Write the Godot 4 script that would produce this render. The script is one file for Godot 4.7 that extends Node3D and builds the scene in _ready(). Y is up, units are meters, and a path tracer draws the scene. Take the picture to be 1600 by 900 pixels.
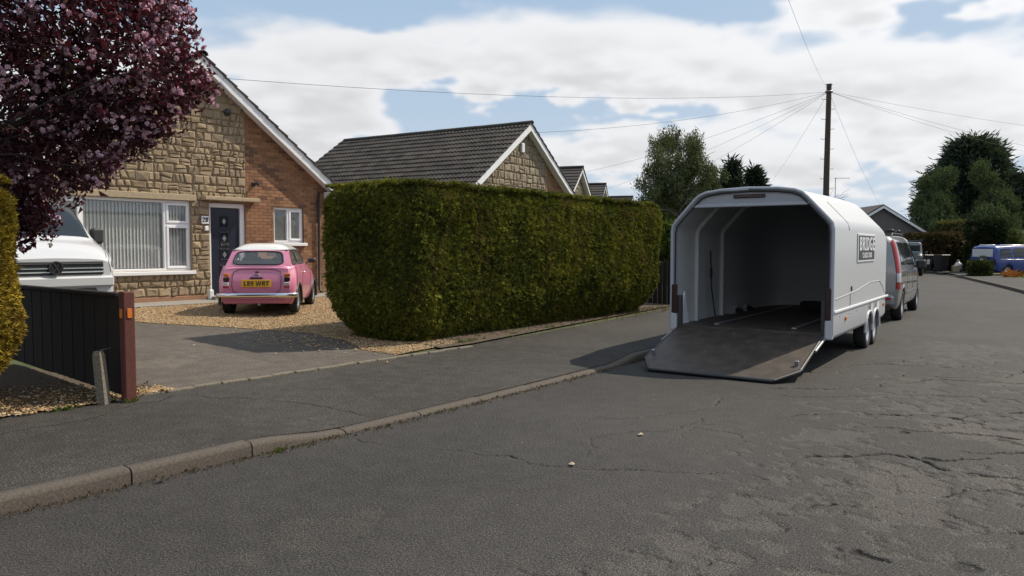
extends Node3D
# A village street in spring: bungalows behind a clipped hedge, a pink car on gravel, an open covered trailer at the kerb.
# x runs along the street, z towards the road, y up; the facade of the first bungalow stands on z = 0.

const CAM := Vector3(-9.47, 1.6, 16.12)
var M := {}
var rng := RandomNumberGenerator.new()
var cam_basis := Basis()

# ---------------------------------------------------------------- mesh builder
class B:
	var p := PackedVector3Array()
	var s := PackedInt32Array()
	var c := PackedColorArray()
	var sg := -1
	var col := Color.WHITE
	var tinted := false
	func t(a, b, d):
		p.append(a); p.append(b); p.append(d); s.append(sg); c.append(col)
	func q(a, b, d, e):
		t(a, b, d); t(a, d, e)
	func mark() -> int:
		return p.size()
	func flip(i):
		var h = p[i + 1]; p[i + 1] = p[i + 2]; p[i + 2] = h
	func orient(from: int):            # a closed shape: faces outwards
		var v := 0.0
		var o: Vector3 = p[from]
		for i in range(from, p.size(), 3):
			v += (p[i] - o).dot((p[i + 1] - o).cross(p[i + 2] - o))
		if v < 0.0:
			for i in range(from, p.size(), 3): flip(i)
	func away(from: int, centre: Vector3):
		for i in range(from, p.size(), 3):
			var n = (p[i + 1] - p[i]).cross(p[i + 2] - p[i])
			if n.dot((p[i] + p[i + 1] + p[i + 2]) / 3.0 - centre) < 0.0: flip(i)
	func along(from: int, dir: Vector3):
		for i in range(from, p.size(), 3):
			if (p[i + 1] - p[i]).cross(p[i + 2] - p[i]).dot(dir) < 0.0: flip(i)
	func move(from: int, x: Transform3D):
		for i in range(from, p.size()): p[i] = x * p[i]
	func box(at: Vector3, size: Vector3, bas := Basis()):
		var m := mark()
		var h := size * 0.5
		var k := []
		for i in 8: k.append(at + bas * Vector3(h.x * (1 if i & 1 else -1), h.y * (1 if i & 2 else -1), h.z * (1 if i & 4 else -1)))
		q(k[0], k[2], k[3], k[1]); q(k[4], k[5], k[7], k[6]); q(k[0], k[1], k[5], k[4])
		q(k[2], k[6], k[7], k[3]); q(k[0], k[4], k[6], k[2]); q(k[1], k[3], k[7], k[5])
		orient(m)
	func cbox(at: Vector3, size: Vector3, b: float, bas := Basis()):     # chamfered box
		var m := mark()
		var h := size * 0.5
		b = minf(b, minf(h.x, minf(h.y, h.z)) * 0.9)
		var k := {}
		for i in 8:
			var sx = 1.0 if i & 1 else -1.0
			var sy = 1.0 if i & 2 else -1.0
			var sz = 1.0 if i & 4 else -1.0
			k[[i, 0]] = at + bas * Vector3(h.x * sx, (h.y - b) * sy, (h.z - b) * sz)
			k[[i, 1]] = at + bas * Vector3((h.x - b) * sx, h.y * sy, (h.z - b) * sz)
			k[[i, 2]] = at + bas * Vector3((h.x - b) * sx, (h.y - b) * sy, h.z * sz)
			t(k[[i, 0]], k[[i, 1]], k[[i, 2]])
		for a in 3:
			var u := 1 << ((a + 1) % 3)
			var v := 1 << ((a + 2) % 3)
			for f in 2:
				var o := (1 << a) * f
				q(k[[o, a]], k[[o | u, a]], k[[o | u | v, a]], k[[o | v, a]])
			for g in 2:
				for f in 2:
					var e = u * g + v * f
					var w = e | (1 << a)
					q(k[[e, (a + 1) % 3]], k[[w, (a + 1) % 3]], k[[w, (a + 2) % 3]], k[[e, (a + 2) % 3]])
		away(m, at)
	func prism(poly: PackedVector2Array, z0: float, z1: float, x := Transform3D()):
		var m := mark()
		var n := poly.size()
		var ix := Geometry2D.triangulate_polygon(poly)
		if Geometry2D.is_polygon_clockwise(poly): pass
		for i in range(0, ix.size(), 3):
			var a = poly[ix[i]]; var b = poly[ix[i + 1]]; var d = poly[ix[i + 2]]
			if (b - a).cross(d - a) < 0.0:
				var h = b; b = d; d = h
			t(Vector3(a.x, a.y, z1), Vector3(b.x, b.y, z1), Vector3(d.x, d.y, z1))
			t(Vector3(a.x, a.y, z0), Vector3(d.x, d.y, z0), Vector3(b.x, b.y, z0))
		var cw = 0.0
		for i in n: cw += poly[i].cross(poly[(i + 1) % n])
		for i in n:
			var a = poly[i]; var b = poly[(i + 1) % n]
			if cw < 0.0:
				var h = a; a = b; b = h
			q(Vector3(a.x, a.y, z0), Vector3(b.x, b.y, z0), Vector3(b.x, b.y, z1), Vector3(a.x, a.y, z1))
		move(m, x)
	func tube(path: Array, radii: Array, n := 6, caps := true):
		var m := mark()
		var keep := sg
		sg = 7
		var rings := []
		var side := Vector3.ZERO
		for i in path.size():
			var d: Vector3 = (path[mini(i + 1, path.size() - 1)] - path[maxi(i - 1, 0)]).normalized()
			if side == Vector3.ZERO or absf(side.dot(d)) > 0.98:
				side = d.cross(Vector3.UP if absf(d.y) < 0.9 else Vector3.RIGHT)
			side = (side - d * side.dot(d)).normalized()
			var up := d.cross(side)
			var r := PackedVector3Array()
			for k in n:
				var a := TAU * k / n
				r.append(path[i] + (side * cos(a) + up * sin(a)) * radii[mini(i, radii.size() - 1)])
			rings.append(r)
		for i in path.size() - 1:
			for k in n: q(rings[i][k], rings[i][(k + 1) % n], rings[i + 1][(k + 1) % n], rings[i + 1][k])
		if caps:
			sg = -1
			for e in [0, path.size() - 1]:
				for k in range(1, n - 1):
					if e == 0: t(rings[e][0], rings[e][k + 1], rings[e][k])
					else: t(rings[e][0], rings[e][k], rings[e][k + 1])
		sg = keep
		orient(m)
	func lathe(prof: Array, n: int, x := Transform3D(), shut := true):     # prof: Vector2(r, y), axis y
		var m := mark()
		for i in prof.size() - 1:
			for k in n:
				var a := TAU * k / n; var b := TAU * (k + 1) / n
				var f = prof[i]; var g = prof[i + 1]
				var v0 = Vector3(f.x * cos(a), f.y, f.x * sin(a)); var v1 = Vector3(f.x * cos(b), f.y, f.x * sin(b))
				var v2 = Vector3(g.x * cos(b), g.y, g.x * sin(b)); var v3 = Vector3(g.x * cos(a), g.y, g.x * sin(a))
				if f.x > 1e-5: t(v0, v2, v1)
				if g.x > 1e-5: t(v0, v3, v2)
		if shut: orient(m)
		move(m, x)
	func mesh() -> ArrayMesh:
		var st := SurfaceTool.new()
		st.begin(Mesh.PRIMITIVE_TRIANGLES)
		for i in s.size():
			st.set_smooth_group(s[i])
			if tinted: st.set_color(c[i])
			st.add_vertex(p[i * 3]); st.add_vertex(p[i * 3 + 2]); st.add_vertex(p[i * 3 + 1])
		st.generate_normals()
		return st.commit()

# ---------------------------------------------------------------- nodes
var taken := {}
func numbered(called: String) -> String:
	var n = taken.get(called, 0)
	taken[called] = n + 1
	return called if n == 0 else "%s_%03d" % [called, n]

func obj(called: String, b, m, parent: Node = null, x := Transform3D()) -> MeshInstance3D:
	var o := MeshInstance3D.new()
	o.mesh = b.mesh() if b is B else b
	o.material_override = m
	o.transform = x
	if parent == null:
		o.name = numbered(called); add_child(o)
	else:
		o.name = called; parent.add_child(o, true)
	return o

func thing(called: String, label: String, category: String, at := Vector3.ZERO, turn := 0.0, group := "") -> Node3D:
	var o := Node3D.new()
	o.name = numbered(called)
	add_child(o)
	o.position = at
	o.rotation.y = turn
	tag(o, label, category, group)
	return o

func tag(o, label: String, category: String, group := "", kind := ""):
	o.set_meta("label", label)
	if category: o.set_meta("category", category)
	if group: o.set_meta("group", group)
	if kind: o.set_meta("kind", kind)
	return o

func setting(o):
	o.set_meta("kind", "structure")
	return o

func stuff(o):
	o.set_meta("kind", "stuff")
	return o

# ---------------------------------------------------------------- materials
func lin(r: float, g: float, b: float) -> Color:
	return Color(r, g, b).linear_to_srgb()

func mat(c: Color, rough := 0.6, metal := 0.0, spec := 0.5) -> StandardMaterial3D:
	var m := StandardMaterial3D.new()
	m.albedo_color = c
	m.roughness = rough
	m.metallic = metal
	m.metallic_specular = spec
	return m

func noise(freq: float, oct := 4, sd := 1, kind := FastNoiseLite.TYPE_SIMPLEX_SMOOTH) -> FastNoiseLite:
	var n := FastNoiseLite.new()
	n.noise_type = kind
	n.frequency = freq
	n.fractal_octaves = oct
	n.seed = sd
	return n

func ramp_tex(n: FastNoiseLite, stops: Array, size := 256) -> Texture2D:
	var im := n.get_seamless_image(size, size, false, false, 0.15)
	im.convert(Image.FORMAT_L8)
	var g := Gradient.new()
	var offs := PackedFloat32Array(); var cols := PackedColorArray()
	for i in stops.size():
		offs.append(float(i) / (stops.size() - 1)); cols.append(stops[i])
	g.offsets = offs; g.colors = cols
	var lut := []
	for i in 256: lut.append(g.sample(i / 255.0))
	var src := im.get_data()
	var dst := PackedByteArray(); dst.resize(size * size * 3)
	for i in src.size():
		var k: Color = lut[src[i]]
		dst[i * 3] = k.r8; dst[i * 3 + 1] = k.g8; dst[i * 3 + 2] = k.b8
	return ImageTexture.create_from_image(Image.create_from_data(size, size, false, Image.FORMAT_RGB8, dst))

func nmat(stops: Array, freq: float, tile: float, rough := 0.8, bump := 0.0, sd := 1, oct := 5, size := 256, world := false) -> StandardMaterial3D:
	var m := mat(Color.WHITE, rough)
	var t := ramp_tex(noise(freq, oct, sd), stops, size)
	m.albedo_texture = t
	m.uv1_triplanar = true
	m.uv1_world_triplanar = world
	m.uv1_scale = Vector3.ONE / tile
	if bump > 0.0:
		m.heightmap_enabled = true
		m.heightmap_texture = t
		m.heightmap_scale = bump
	return m

func tinted(rough := 0.8, tex: Texture2D = null, tile := 1.0, bump := 0.0) -> StandardMaterial3D:
	var m := mat(Color.WHITE, rough)
	m.vertex_color_use_as_albedo = true
	if tex:
		m.albedo_texture = tex
		m.uv1_triplanar = true
		m.uv1_scale = Vector3.ONE / tile
		if bump > 0.0:
			m.heightmap_enabled = true; m.heightmap_texture = tex; m.heightmap_scale = bump
	return m

func paint(c: Color) -> StandardMaterial3D:
	var m := mat(c, 0.35)
	m.clearcoat_enabled = true
	m.clearcoat = 1.0
	m.clearcoat_roughness = 0.04
	return m

func glass(c: Color, a: float) -> StandardMaterial3D:
	var m := mat(Color(c.r, c.g, c.b, a), 0.02)
	m.transparency = BaseMaterial3D.TRANSPARENCY_ALPHA
	return m

func leaf_mat(back: Color, rough := 0.55) -> StandardMaterial3D:
	var m := mat(Color.WHITE, rough)
	m.vertex_color_use_as_albedo = true
	m.backlight_enabled = true
	m.backlight = back
	m.cull_mode = BaseMaterial3D.CULL_DISABLED
	return m

func grey(v: float) -> Color:
	return Color(v, v, v)

func make_materials():
	M.white = nmat([lin(.66, .67, .69), lin(.74, .75, .77)], .01, 2.0, .4, 0.0, 3)
	M.upvc = mat(lin(.78, .79, .81), .3)
	M.barge = nmat([lin(.68, .69, .72), lin(.76, .77, .79)], .02, 1.5, .45, 0.0, 4)
	M.mortar = nmat([lin(.24, .18, .11), lin(.34, .26, .16)], .05, .6, .95, .5, 5)
	M.stone = tinted(.9, ramp_tex(noise(.03, 5, 6), [grey(.78), grey(.93), grey(1.0)]), .35, .9)
	M.brick = tinted(.9, ramp_tex(noise(.06, 4, 7), [grey(.75), grey(1.0)]), .3, .3)
	M.brickwall = nmat([lin(.26, .14, .085), lin(.35, .195, .12)], .05, .8, .95, .4, 8)
	M.lintel = nmat([lin(.3, .24, .16), lin(.42, .34, .23)], .04, .8, .9, .3, 9)
	M.tile = tinted(.88, ramp_tex(noise(.035, 5, 10), [grey(.45), grey(.8), grey(1.0)]), .6, .5)
	M.black = mat(lin(.018, .018, .02), .45)
	M.rubber = mat(lin(.02, .02, .021), .8)
	M.dark = mat(lin(.012, .012, .013), .9)
	M.trim = mat(lin(.03, .031, .034), .5)
	M.chrome = mat(lin(.75, .76, .78), .12, 1.0)
	M.alloy = mat(lin(.6, .61, .63), .28, 0.9)
	M.steel = mat(lin(.32, .33, .35), .4, 0.8)
	M.navy = mat(lin(.012, .016, .03), .35)
	M.pane = glass(lin(.75, .82, .82), .10)
	M.carglass = mat(lin(.02, .024, .028), .05)
	M.blind = mat(lin(.56, .57, .56), .75)
	M.room = mat(lin(.12, .11, .1), .9)
	M.pink = paint(lin(.64, .22, .34))
	M.cream = paint(lin(.74, .75, .73))
	M.vanwhite = paint(lin(.54, .555, .58))
	M.silver = paint(lin(.2, .205, .215)); M.silver.metallic = .4
	M.trailer = paint(lin(.43, .445, .47)); M.trailer.clearcoat = .4; M.trailer.clearcoat_roughness = .3; M.trailer.roughness = .5
	M.bluecar = paint(lin(.012, .035, .2)); M.bluecar.clearcoat = .35
	M.greencar = paint(lin(.08, .1, .1))
	M.red = mat(lin(.3, .012, .014), .2)
	M.darkred = mat(lin(.028, .007, .008), .25)
	M.amber = mat(lin(.6, .16, .02), .3)
	M.clear = mat(lin(.5, .52, .54), .15)
	M.plate = mat(lin(.72, .4, .02), .5)
	M.seat = mat(lin(.02, .02, .022), .85)
	M.fence = nmat([lin(.007, .004, .003), lin(.014, .008, .0055)], .02, .5, .9, .4, 11)
	M.post = nmat([lin(.075, .02, .014), lin(.115, .03, .02)], .03, .4, .75, .3, 12)
	M.concrete = nmat([lin(.07, .06, .042), lin(.15, .13, .1), lin(.24, .215, .17)], .05, .4, .95, .5, 13)
	M.kerb = nmat([lin(.048, .039, .031), lin(.08, .066, .053), lin(.128, .107, .086)], .05, .35, .95, .45, 14)
	M.pole = nmat([lin(.045, .035, .028), lin(.08, .063, .05)], .03, .6, .9, .3, 15)
	M.wire = mat(lin(.03, .03, .032), .7)
	M.bark = nmat([lin(.022, .015, .014), lin(.045, .032, .03)], .06, .4, .95, .6, 16)
	M.birchbark = nmat([lin(.06, .055, .05), lin(.3, .29, .27)], .03, .6, .9, .3, 17)
	M.core = nmat([lin(.045, .034, .02), lin(.09, .068, .04)], .06, .4, 1.0, 0.0, 28)
	M.leaf = leaf_mat(lin(.3, .3, .1), .85)
	M.leaf.metallic_specular = .25
	M.purple = leaf_mat(lin(.8, .28, .3), .5)
	M.petal = leaf_mat(lin(.4, .3, .35), .7)
	M.soil = nmat([lin(.035, .026, .017), lin(.075, .055, .036), lin(.13, .1, .065)], .05, .8, 1.0, .8, 18, 5, 256, true)
	M.grass = nmat([lin(.035, .05, .015), lin(.06, .075, .025), lin(.085, .09, .035)], .02, 3.0, 1.0, 1.0, 19, 5, 256, true)
	M.gravelbase = nmat([lin(.085, .054, .027), lin(.2, .132, .064), lin(.3, .205, .105)], .12, .6, 1.0, 1.2, 20, 4, 256, true)
	M.gravel = tinted(.9)
	M.paving = nmat([lin(.2, .19, .17), lin(.28, .265, .24)], .03, 1.2, .95, .3, 21, 5, 256, true)
	M.ply = nmat([lin(.03, .024, .02), lin(.055, .043, .035), lin(.085, .065, .05)], .012, .9, .55, .1, 22)
	M.inner = nmat([lin(.4, .41, .42), lin(.46, .47, .48)], .06, .5, .7, 0.0, 23)
	M.shell = nmat([lin(.42, .43, .44), lin(.48, .49, .5)], .02, 1.5, .5, 0.0, 27)
	M.rib = mat(lin(.3, .32, .35), .5)
	M.edge = mat(lin(.36, .38, .42), .4)
	M.fartile = nmat([lin(.045, .04, .038), lin(.07, .063, .058)], .05, .8, .9, 0.0, 26)
	M.frame = mat(lin(.3, .315, .345), .4)
	M.binblack = mat(lin(.02, .022, .022), .6)
	M.farstone = nmat([lin(.12, .1, .075), lin(.2, .165, .12), lin(.26, .215, .155)], .04, 1.2, .95, .8, 24)
	M.fargrey = nmat([lin(.1, .095, .09), lin(.15, .14, .13)], .05, .8, .95, .4, 25)

# a point seen at a pixel of the 1600 x 900 photograph, at a distance in metres ahead of the camera
func at_px(u: float, v: float, d: float) -> Vector3:
	return CAM + cam_basis * (Vector3((u - 800.0) / 1200.0, (450.0 - v) / 1200.0, -1.0) * d)

# a spot on the ground, X metres beside and Z metres ahead of the camera
func spot(X: float, Z: float, y := 0.0) -> Vector3:
	return Vector3(CAM.x + .629 * X + .777 * Z, y, CAM.z + .777 * X - .63 * Z)

func herm(t: Array, x: float) -> float:
	var n := t.size()
	var i := 0
	while i < n - 2 and x > t[i + 1].x: i += 1
	var a = t[i]; var b = t[i + 1]
	var sl = func(k): 
		var l = t[maxi(k - 1, 0)]; var r = t[mini(k + 1, n - 1)]
		return (r.y - l.y) / (r.x - l.x)
	var h = b.x - a.x
	var u = clampf((x - a.x) / h, 0.0, 1.0)
	return a.y * (1 + 2 * u) * (1 - u) * (1 - u) + h * sl.call(i) * u * (1 - u) * (1 - u) + b.y * u * u * (3 - 2 * u) + h * sl.call(i + 1) * u * u * (u - 1)

var KL := []
var KR := []
func zl(x: float) -> float: return herm(KL, x)
func zr(x: float) -> float: return herm(KR, x)
func wide(x: float, w: float) -> float:      # a width across the street measured along z
	var s := (zl(x + .1) - zl(x - .1)) / .2
	return w * sqrt(1 + s * s)

func ground_y(x: float, z: float) -> float:
	var k := zl(x)
	if z > k: return 0.0
	var d := (k - z) / wide(x, 1.0)
	var top := kerb_top(x)
	if d < 2.35: return lerpf(top, .135, d / 2.35)
	return .135 + .285 * clampf((d - 2.35) / 8.3, 0, 1)

func kerb_top(x: float) -> float:
	var a := smoothstep(-6.2, -5.3, x)
	var b := smoothstep(-.7, .2, x)
	return lerpf(.105, .03, a * (1 - b))

func _ready():
	rng.seed = 20240418
	# camera
	var cam := Camera3D.new()
	cam.name = "camera"
	cam.position = CAM
	cam.rotation_degrees = Vector3(-3.0, -51.0, 0)
	cam.fov = 41.11
	cam.near = .05
	cam.far = 2000.0
	add_child(cam)
	cam.current = true
	cam_basis = cam.basis
	# sky and sun
	var env := Environment.new()
	env.background_mode = Environment.BG_SKY
	var sky := Sky.new()
	var pm := PanoramaSkyMaterial.new()
	pm.panorama = sky_picture()
	sky.sky_material = pm
	env.sky = sky
	env.tonemap_mode = Environment.TONE_MAPPER_LINEAR
	env.tonemap_exposure = 1.0
	env.sdfgi_enabled = true
	env.ssao_enabled = true
	env.ssil_enabled = true
	var we := WorldEnvironment.new()
	we.name = "sky"
	we.environment = env
	add_child(we)
	var sun := DirectionalLight3D.new()
	sun.name = "sun"
	sun.light_energy = 1.6
	sun.light_color = Color(1.0, .95, .87)
	sun.light_angular_distance = .53
	sun.shadow_enabled = true
	add_child(sun)
	sun.look_at_from_position(Vector3(60.2, 74.3, 29.3), Vector3.ZERO)

	KL = [Vector2(-90, 10.9), Vector2(-40, 10.9), Vector2(-8, 10.9), Vector2(-3, 10.87), Vector2(3, 10.45), Vector2(10, 9.3), Vector2(18, 7.1), Vector2(28, 3.3), Vector2(40, -3.7), Vector2(53, -13.5), Vector2(70, -30)]
	KR = [Vector2(-90, 18.1), Vector2(-40, 18.1), Vector2(-5, 18.1), Vector2(8, 16.9), Vector2(22.8, 13.1), Vector2(32, 10.5), Vector2(41, 7.7), Vector2(46.5, 5.0), Vector2(56, -3.5), Vector2(70, -17)]
	make_materials()
	build_ground()
	build_houses()
	build_hedges()
	build_yard()
	build_mini()
	build_white_van()
	build_trailer()
	build_silver_van()
	build_far_vehicles()
	build_pole()
	build_trees()
	build_litter()

func sky_picture() -> Texture2D:
	var w := 2048
	var h := 1024
	var n1 := noise(.9, 6, 31)
	var n2 := noise(2.6, 4, 32)
	# banks of cloud: bearing and height in degrees, half widths, strength
	var banks := [[-15, 12.1, 8.2, 4.6, .85], [6, 13.2, 12.5, 4.0, .85], [22.6, 15.9, 4.0, 1.5, .85], [24.6, 11.2, 9, 2.6, .75], [30, 7.4, 7.5, 2.6, .75], [7.6, 7.2, 6.5, 1.4, .7], [-11.3, 8.2, 5.5, 1.6, .75], [18.4, 5.6, 9.5, 1.8, .7], [31.7, 17.2, 4, 1.6, .8], [-28, 9, 8, 4, .6],
		[-11.5, 17.8, 6, 1.5, -.9], [-5.2, 9.2, 3.2, 2.8, -1.0], [3, 9.7, 8, .9, -.6], [15, 17.2, 4.6, 1.3, -.75], [12, 9.0, 4.5, .8, -.4], [28, 14.2, 3.0, .9, -.4]]
	var data := PackedFloat32Array()
	data.resize(w * h * 3)
	var fwd := -cam_basis.z
	var head := atan2(fwd.x, -fwd.z)
	var sun_dir := Vector3(.602, .743, .293).normalized()
	for j in h:
		var el := (0.5 - (j + .5) / h) * PI
		var ce := cos(el); var se := sin(el)
		for i in w:
			var k := (j * w + i) * 3
			if se < -.06:
				data[k] = .16; data[k + 1] = .155; data[k + 2] = .145
				continue
			var az := (i + .5) / w * TAU
			var d := Vector3(sin(az) * ce, se, -cos(az) * ce)
			var lift := maxf(se, 0.0) + .16
			var qx := d.x / lift; var qz := d.z / lift
			var f := n1.get_noise_3d(qx, qz, se * 2.0)
			var g := n2.get_noise_3d(qx * 1.3, qz * 1.3, se * 6.0)
			var cover := .06 + f * 1.25 + g * .22
			var rel := rad_to_deg(wrapf(az - head, -PI, PI))
			var eld := rad_to_deg(el)
			if absf(rel) < 48.0 and eld < 30.0:
				var wob := f * 4.0
				var sum := 0.0
				for b in banks:
					var ex: float = (rel - b[0] + wob) / b[2]
					var ey: float = (eld - b[1] + g * 2.2) / b[3]
					var r2: float = ex * ex + ey * ey
					if r2 < 4.0: sum += b[4] * exp(-r2 * .9)
				var inside := smoothstep(48.0, 38.0, absf(rel)) * smoothstep(30.0, 24.0, eld)
				cover = lerpf(cover, -.2 + f * .5 + g * .5 + sum * 1.02, inside)
			var cl := smoothstep(-.07, .27, cover)
			var thick := smoothstep(.25, .95, cover)
			var near := maxf(0.0, d.dot(sun_dir))
			var zen := clampf(se * 1.6, 0.0, 1.0)
			var blue := Vector3(.53, .65, .78).lerp(Vector3(.26, .43, .67), pow(zen, .85))
			blue += Vector3(.30, .27, .22) * pow(near, 5.0)
			var glow := .88 + .34 * pow(near, 3.0)
			var white := Vector3(.985, .985, 1.0) * glow * (1.0 - .17 * thick * (.6 + .8 * (g + .5)))
			var haze := exp(-maxf(se, 0.0) * 9.0)
			var c := blue.lerp(white, cl * .96)
			c = c.lerp(Vector3(.80, .82, .84), haze * .55)
			data[k] = c.x; data[k + 1] = c.y; data[k + 2] = c.z
	var im := Image.create_from_data(w, h, false, Image.FORMAT_RGBF, data.to_byte_array())
	return ImageTexture.create_from_image(im)

# ---------------------------------------------------------------- ground
func grid_mesh(xs: Array, fa: Callable, fb: Callable, vs: Array, fy: Callable, uv: Callable) -> ArrayMesh:
	var V := PackedVector3Array(); var U := PackedVector2Array(); var U2 := PackedVector2Array(); var I := PackedInt32Array()
	for x in xs:
		var a = fa.call(x); var b = fb.call(x)
		for v in vs:
			var z = lerpf(a, b, v)
			V.append(Vector3(x, fy.call(x, z, v), z))
			U.append(uv.call(x, z)); U2.append(Vector2(x, z))
	var n := vs.size()
	for i in xs.size() - 1:
		for j in n - 1:
			var k := i * n + j
			# seen from above, clockwise
			for e in [k, k + n, k + 1, k + 1, k + n, k + n + 1]: I.append(e)
	var flipit: bool = fb.call(xs[0]) < fa.call(xs[0])
	if flipit:
		for i in range(0, I.size(), 3):
			var h := I[i + 1]; I[i + 1] = I[i + 2]; I[i + 2] = h
	var st := SurfaceTool.new()
	st.begin(Mesh.PRIMITIVE_TRIANGLES)
	st.set_smooth_group(0)
	for i in V.size():
		st.set_uv(U[i]); st.set_uv2(U2[i]); st.add_vertex(V[i])
	for i in I: st.add_index(i)
	st.generate_normals()
	return st.commit()

func steps(a: float, b: float, d: float) -> Array:
	var r := []
	var n := maxi(1, int(ceil((b - a) / d)))
	for i in n + 1: r.append(lerpf(a, b, float(i) / n))
	return r

func sheet(poly: PackedVector2Array, dy: float, cell := .5, flat := -100.0) -> B:
	var b := B.new()
	b.sg = 0
	var r := Rect2(poly[0], Vector2.ZERO)
	for p in poly: r = r.expand(p)
	for i in int(ceil(r.size.x / cell)):
		for j in int(ceil(r.size.y / cell)):
			var o := r.position + Vector2(i, j) * cell
			for piece in Geometry2D.intersect_polygons(PackedVector2Array([o, o + Vector2(cell, 0), o + Vector2(cell, cell), o + Vector2(0, cell)]), poly):
				var ix := Geometry2D.triangulate_polygon(piece)
				for k in range(0, ix.size(), 3):
					var t := []
					for e in 3:
						var p: Vector2 = piece[ix[k + e]]
						t.append(Vector3(p.x, (ground_y(p.x, p.y) if flat < -50 else flat) + dy, p.y))
					b.t(t[0], t[1], t[2])
	b.along(0, Vector3.UP)
	return b

# tar surface: colour and relief, with the cracks and worn patches the photograph shows, over a stretch of ground
func tar_picture(w: int, h: int, x0: float, z0: float, mx: float, mz: float, base: Vector3, worn: Vector3, cracks: Array, patches: Array, chips: float, craze: Callable, sd: int) -> Array:
	var big := noise(.0028, 4, sd).get_image(w, h, false, false, false).get_data()
	var mid := noise(.03, 3, sd + 1).get_image(w, h, false, false, false).get_data()
	var fine := noise(.45, 2, sd + 2).get_image(w, h, false, false, false).get_data()
	var cn := noise(.02, 1, sd + 3, FastNoiseLite.TYPE_CELLULAR)
	cn.cellular_return_type = FastNoiseLite.RETURN_DISTANCE2_SUB
	cn.cellular_jitter = 1.0
	cn.domain_warp_enabled = true
	cn.domain_warp_amplitude = 30.0
	cn.domain_warp_frequency = .02
	var cell := cn.get_image(w, h, false, false, false).get_data()
	var A := PackedFloat32Array(); A.resize(w * h)      # worn share
	var K := PackedFloat32Array(); K.resize(w * h)      # crack depth
	var wob := noise(.018, 4, sd + 5)
	for pt in patches:      # x, z, half x, half z, strength
		var i0 := int((pt[0] - pt[2] * 1.6 - x0) / mx); var i1 := int((pt[0] + pt[2] * 1.6 - x0) / mx)
		var j0 := int((pt[1] - pt[3] * 1.6 - z0) / mz); var j1 := int((pt[1] + pt[3] * 1.6 - z0) / mz)
		for j in range(maxi(0, j0), mini(h, j1)):
			for i in range(maxi(0, i0), mini(w, i1)):
				var ex: float = (x0 + i * mx - pt[0]) / pt[2]; var ez: float = (z0 + j * mz - pt[1]) / pt[3]
				var r := sqrt(ex * ex + ez * ez) + wob.get_noise_2d(i, j) * 1.1
				var f := smoothstep(1.04, .92, r)
				if f > 0.0 and pt[4] > 0.0: A[j * w + i] = maxf(A[j * w + i], f * pt[4])
				elif f > 0.0: K[j * w + i] = maxf(K[j * w + i], -f * pt[4])
	var rr := RandomNumberGenerator.new()
	rr.seed = sd
	for ck in cracks:       # [half width m, [points]]
		var pts: Array = ck[1]
		for round_ in 7:      # break the line up, ever finer
			var finer := [pts[0]]
			for e in pts.size() - 1:
				var a: Vector2 = pts[e]; var b: Vector2 = pts[e + 1]
				if a.distance_to(b) > .018:
					finer.append(a.lerp(b, rr.randf_range(.35, .65)) + (b - a).orthogonal() * rr.randf_range(-.17, .17))
				finer.append(b)
			pts = finer
		var hw: float = ck[0]
		for e in pts.size() - 1:
			var a: Vector2 = pts[e]; var b: Vector2 = pts[e + 1]
			hw = clampf(hw + rr.randf_range(-.3, .3) * ck[0], ck[0] * .15, ck[0] * 1.9)
			var n := int(a.distance_to(b) / (mx * .7)) + 1
			for s in n:
				var q := a.lerp(b, float(s) / n)
				var ri := int(ceil(hw / mx)) + 1
				var ci := (q.x - x0) / mx; var cj := (q.y - z0) / mz
				for j in range(maxi(0, int(cj) - ri), mini(h, int(cj) + ri + 1)):
					for i in range(maxi(0, int(ci) - ri), mini(w, int(ci) + ri + 1)):
						var dd := Vector2((i - ci) * mx, (j - cj) * mz).length()
						var f := clampf(1.3 - dd / maxf(hw, mx * .6), 0, 1) * minf(1.0, hw / (mx * .7))
						if f > K[j * w + i]: K[j * w + i] = f
	relief = PackedFloat32Array(); relief.resize(w * h)
	var C := PackedByteArray(); C.resize(w * h * 3)
	var H := PackedByteArray(); H.resize(w * h)
	var lut := PackedByteArray(); lut.resize(1024)
	for i in 1024: lut[i] = int(clampf(Color(i / 2047.0, 0, 0).linear_to_srgb().r * 255.0, 0, 255))
	for j in h:
		var z := z0 + j * mz
		for i in w:
			var k := j * w + i
			var x := x0 + i * mx
			var bg := big[k] / 255.0 - .5; var md := mid[k] / 255.0 - .5; var fn := fine[k] / 255.0 - .5
			var wr := A[k]
			var cz: float = craze.call(x, z)
			if cz > 0.0:
				wr = maxf(wr, smoothstep(.15, .25, bg * .8 + md * .8 + cz * .2 - .06) * .5 * minf(1.0, cz * 2.0))
				var line := smoothstep(7.0, 1.0, float(cell[k])) * smoothstep(.04, .24, bg + md * .6 + cz * .2 - .14)
				if line > 0.0 and md + fn * .5 > -.22: K[k] = maxf(K[k], line * .5)
			relief[k] = -.014 * wr - .022 * K[k]
			var g := maxf(.25, 1.0 + bg * .5 + md * .35 + fn * 2.2)
			var c := base.lerp(worn, wr) * g
			if chips > 0.0 and fn > .24 and md + bg * 1.3 > -.05: c = c.lerp(Vector3(.26, .25, .23), chips)
			var kk := K[k]
			c = c.lerp(Vector3(.012, .011, .01), minf(1.0, kk * 1.1))
			C[k * 3] = lut[clampi(int(c.x * 2047.0), 0, 1023)]; C[k * 3 + 1] = lut[clampi(int(c.y * 2047.0), 0, 1023)]; C[k * 3 + 2] = lut[clampi(int(c.z * 2047.0), 0, 1023)]
			H[k] = clampi(int(150 + fn * 95 + md * 30 + bg * 40 - wr * 60 - kk * 150), 0, 255)
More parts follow.
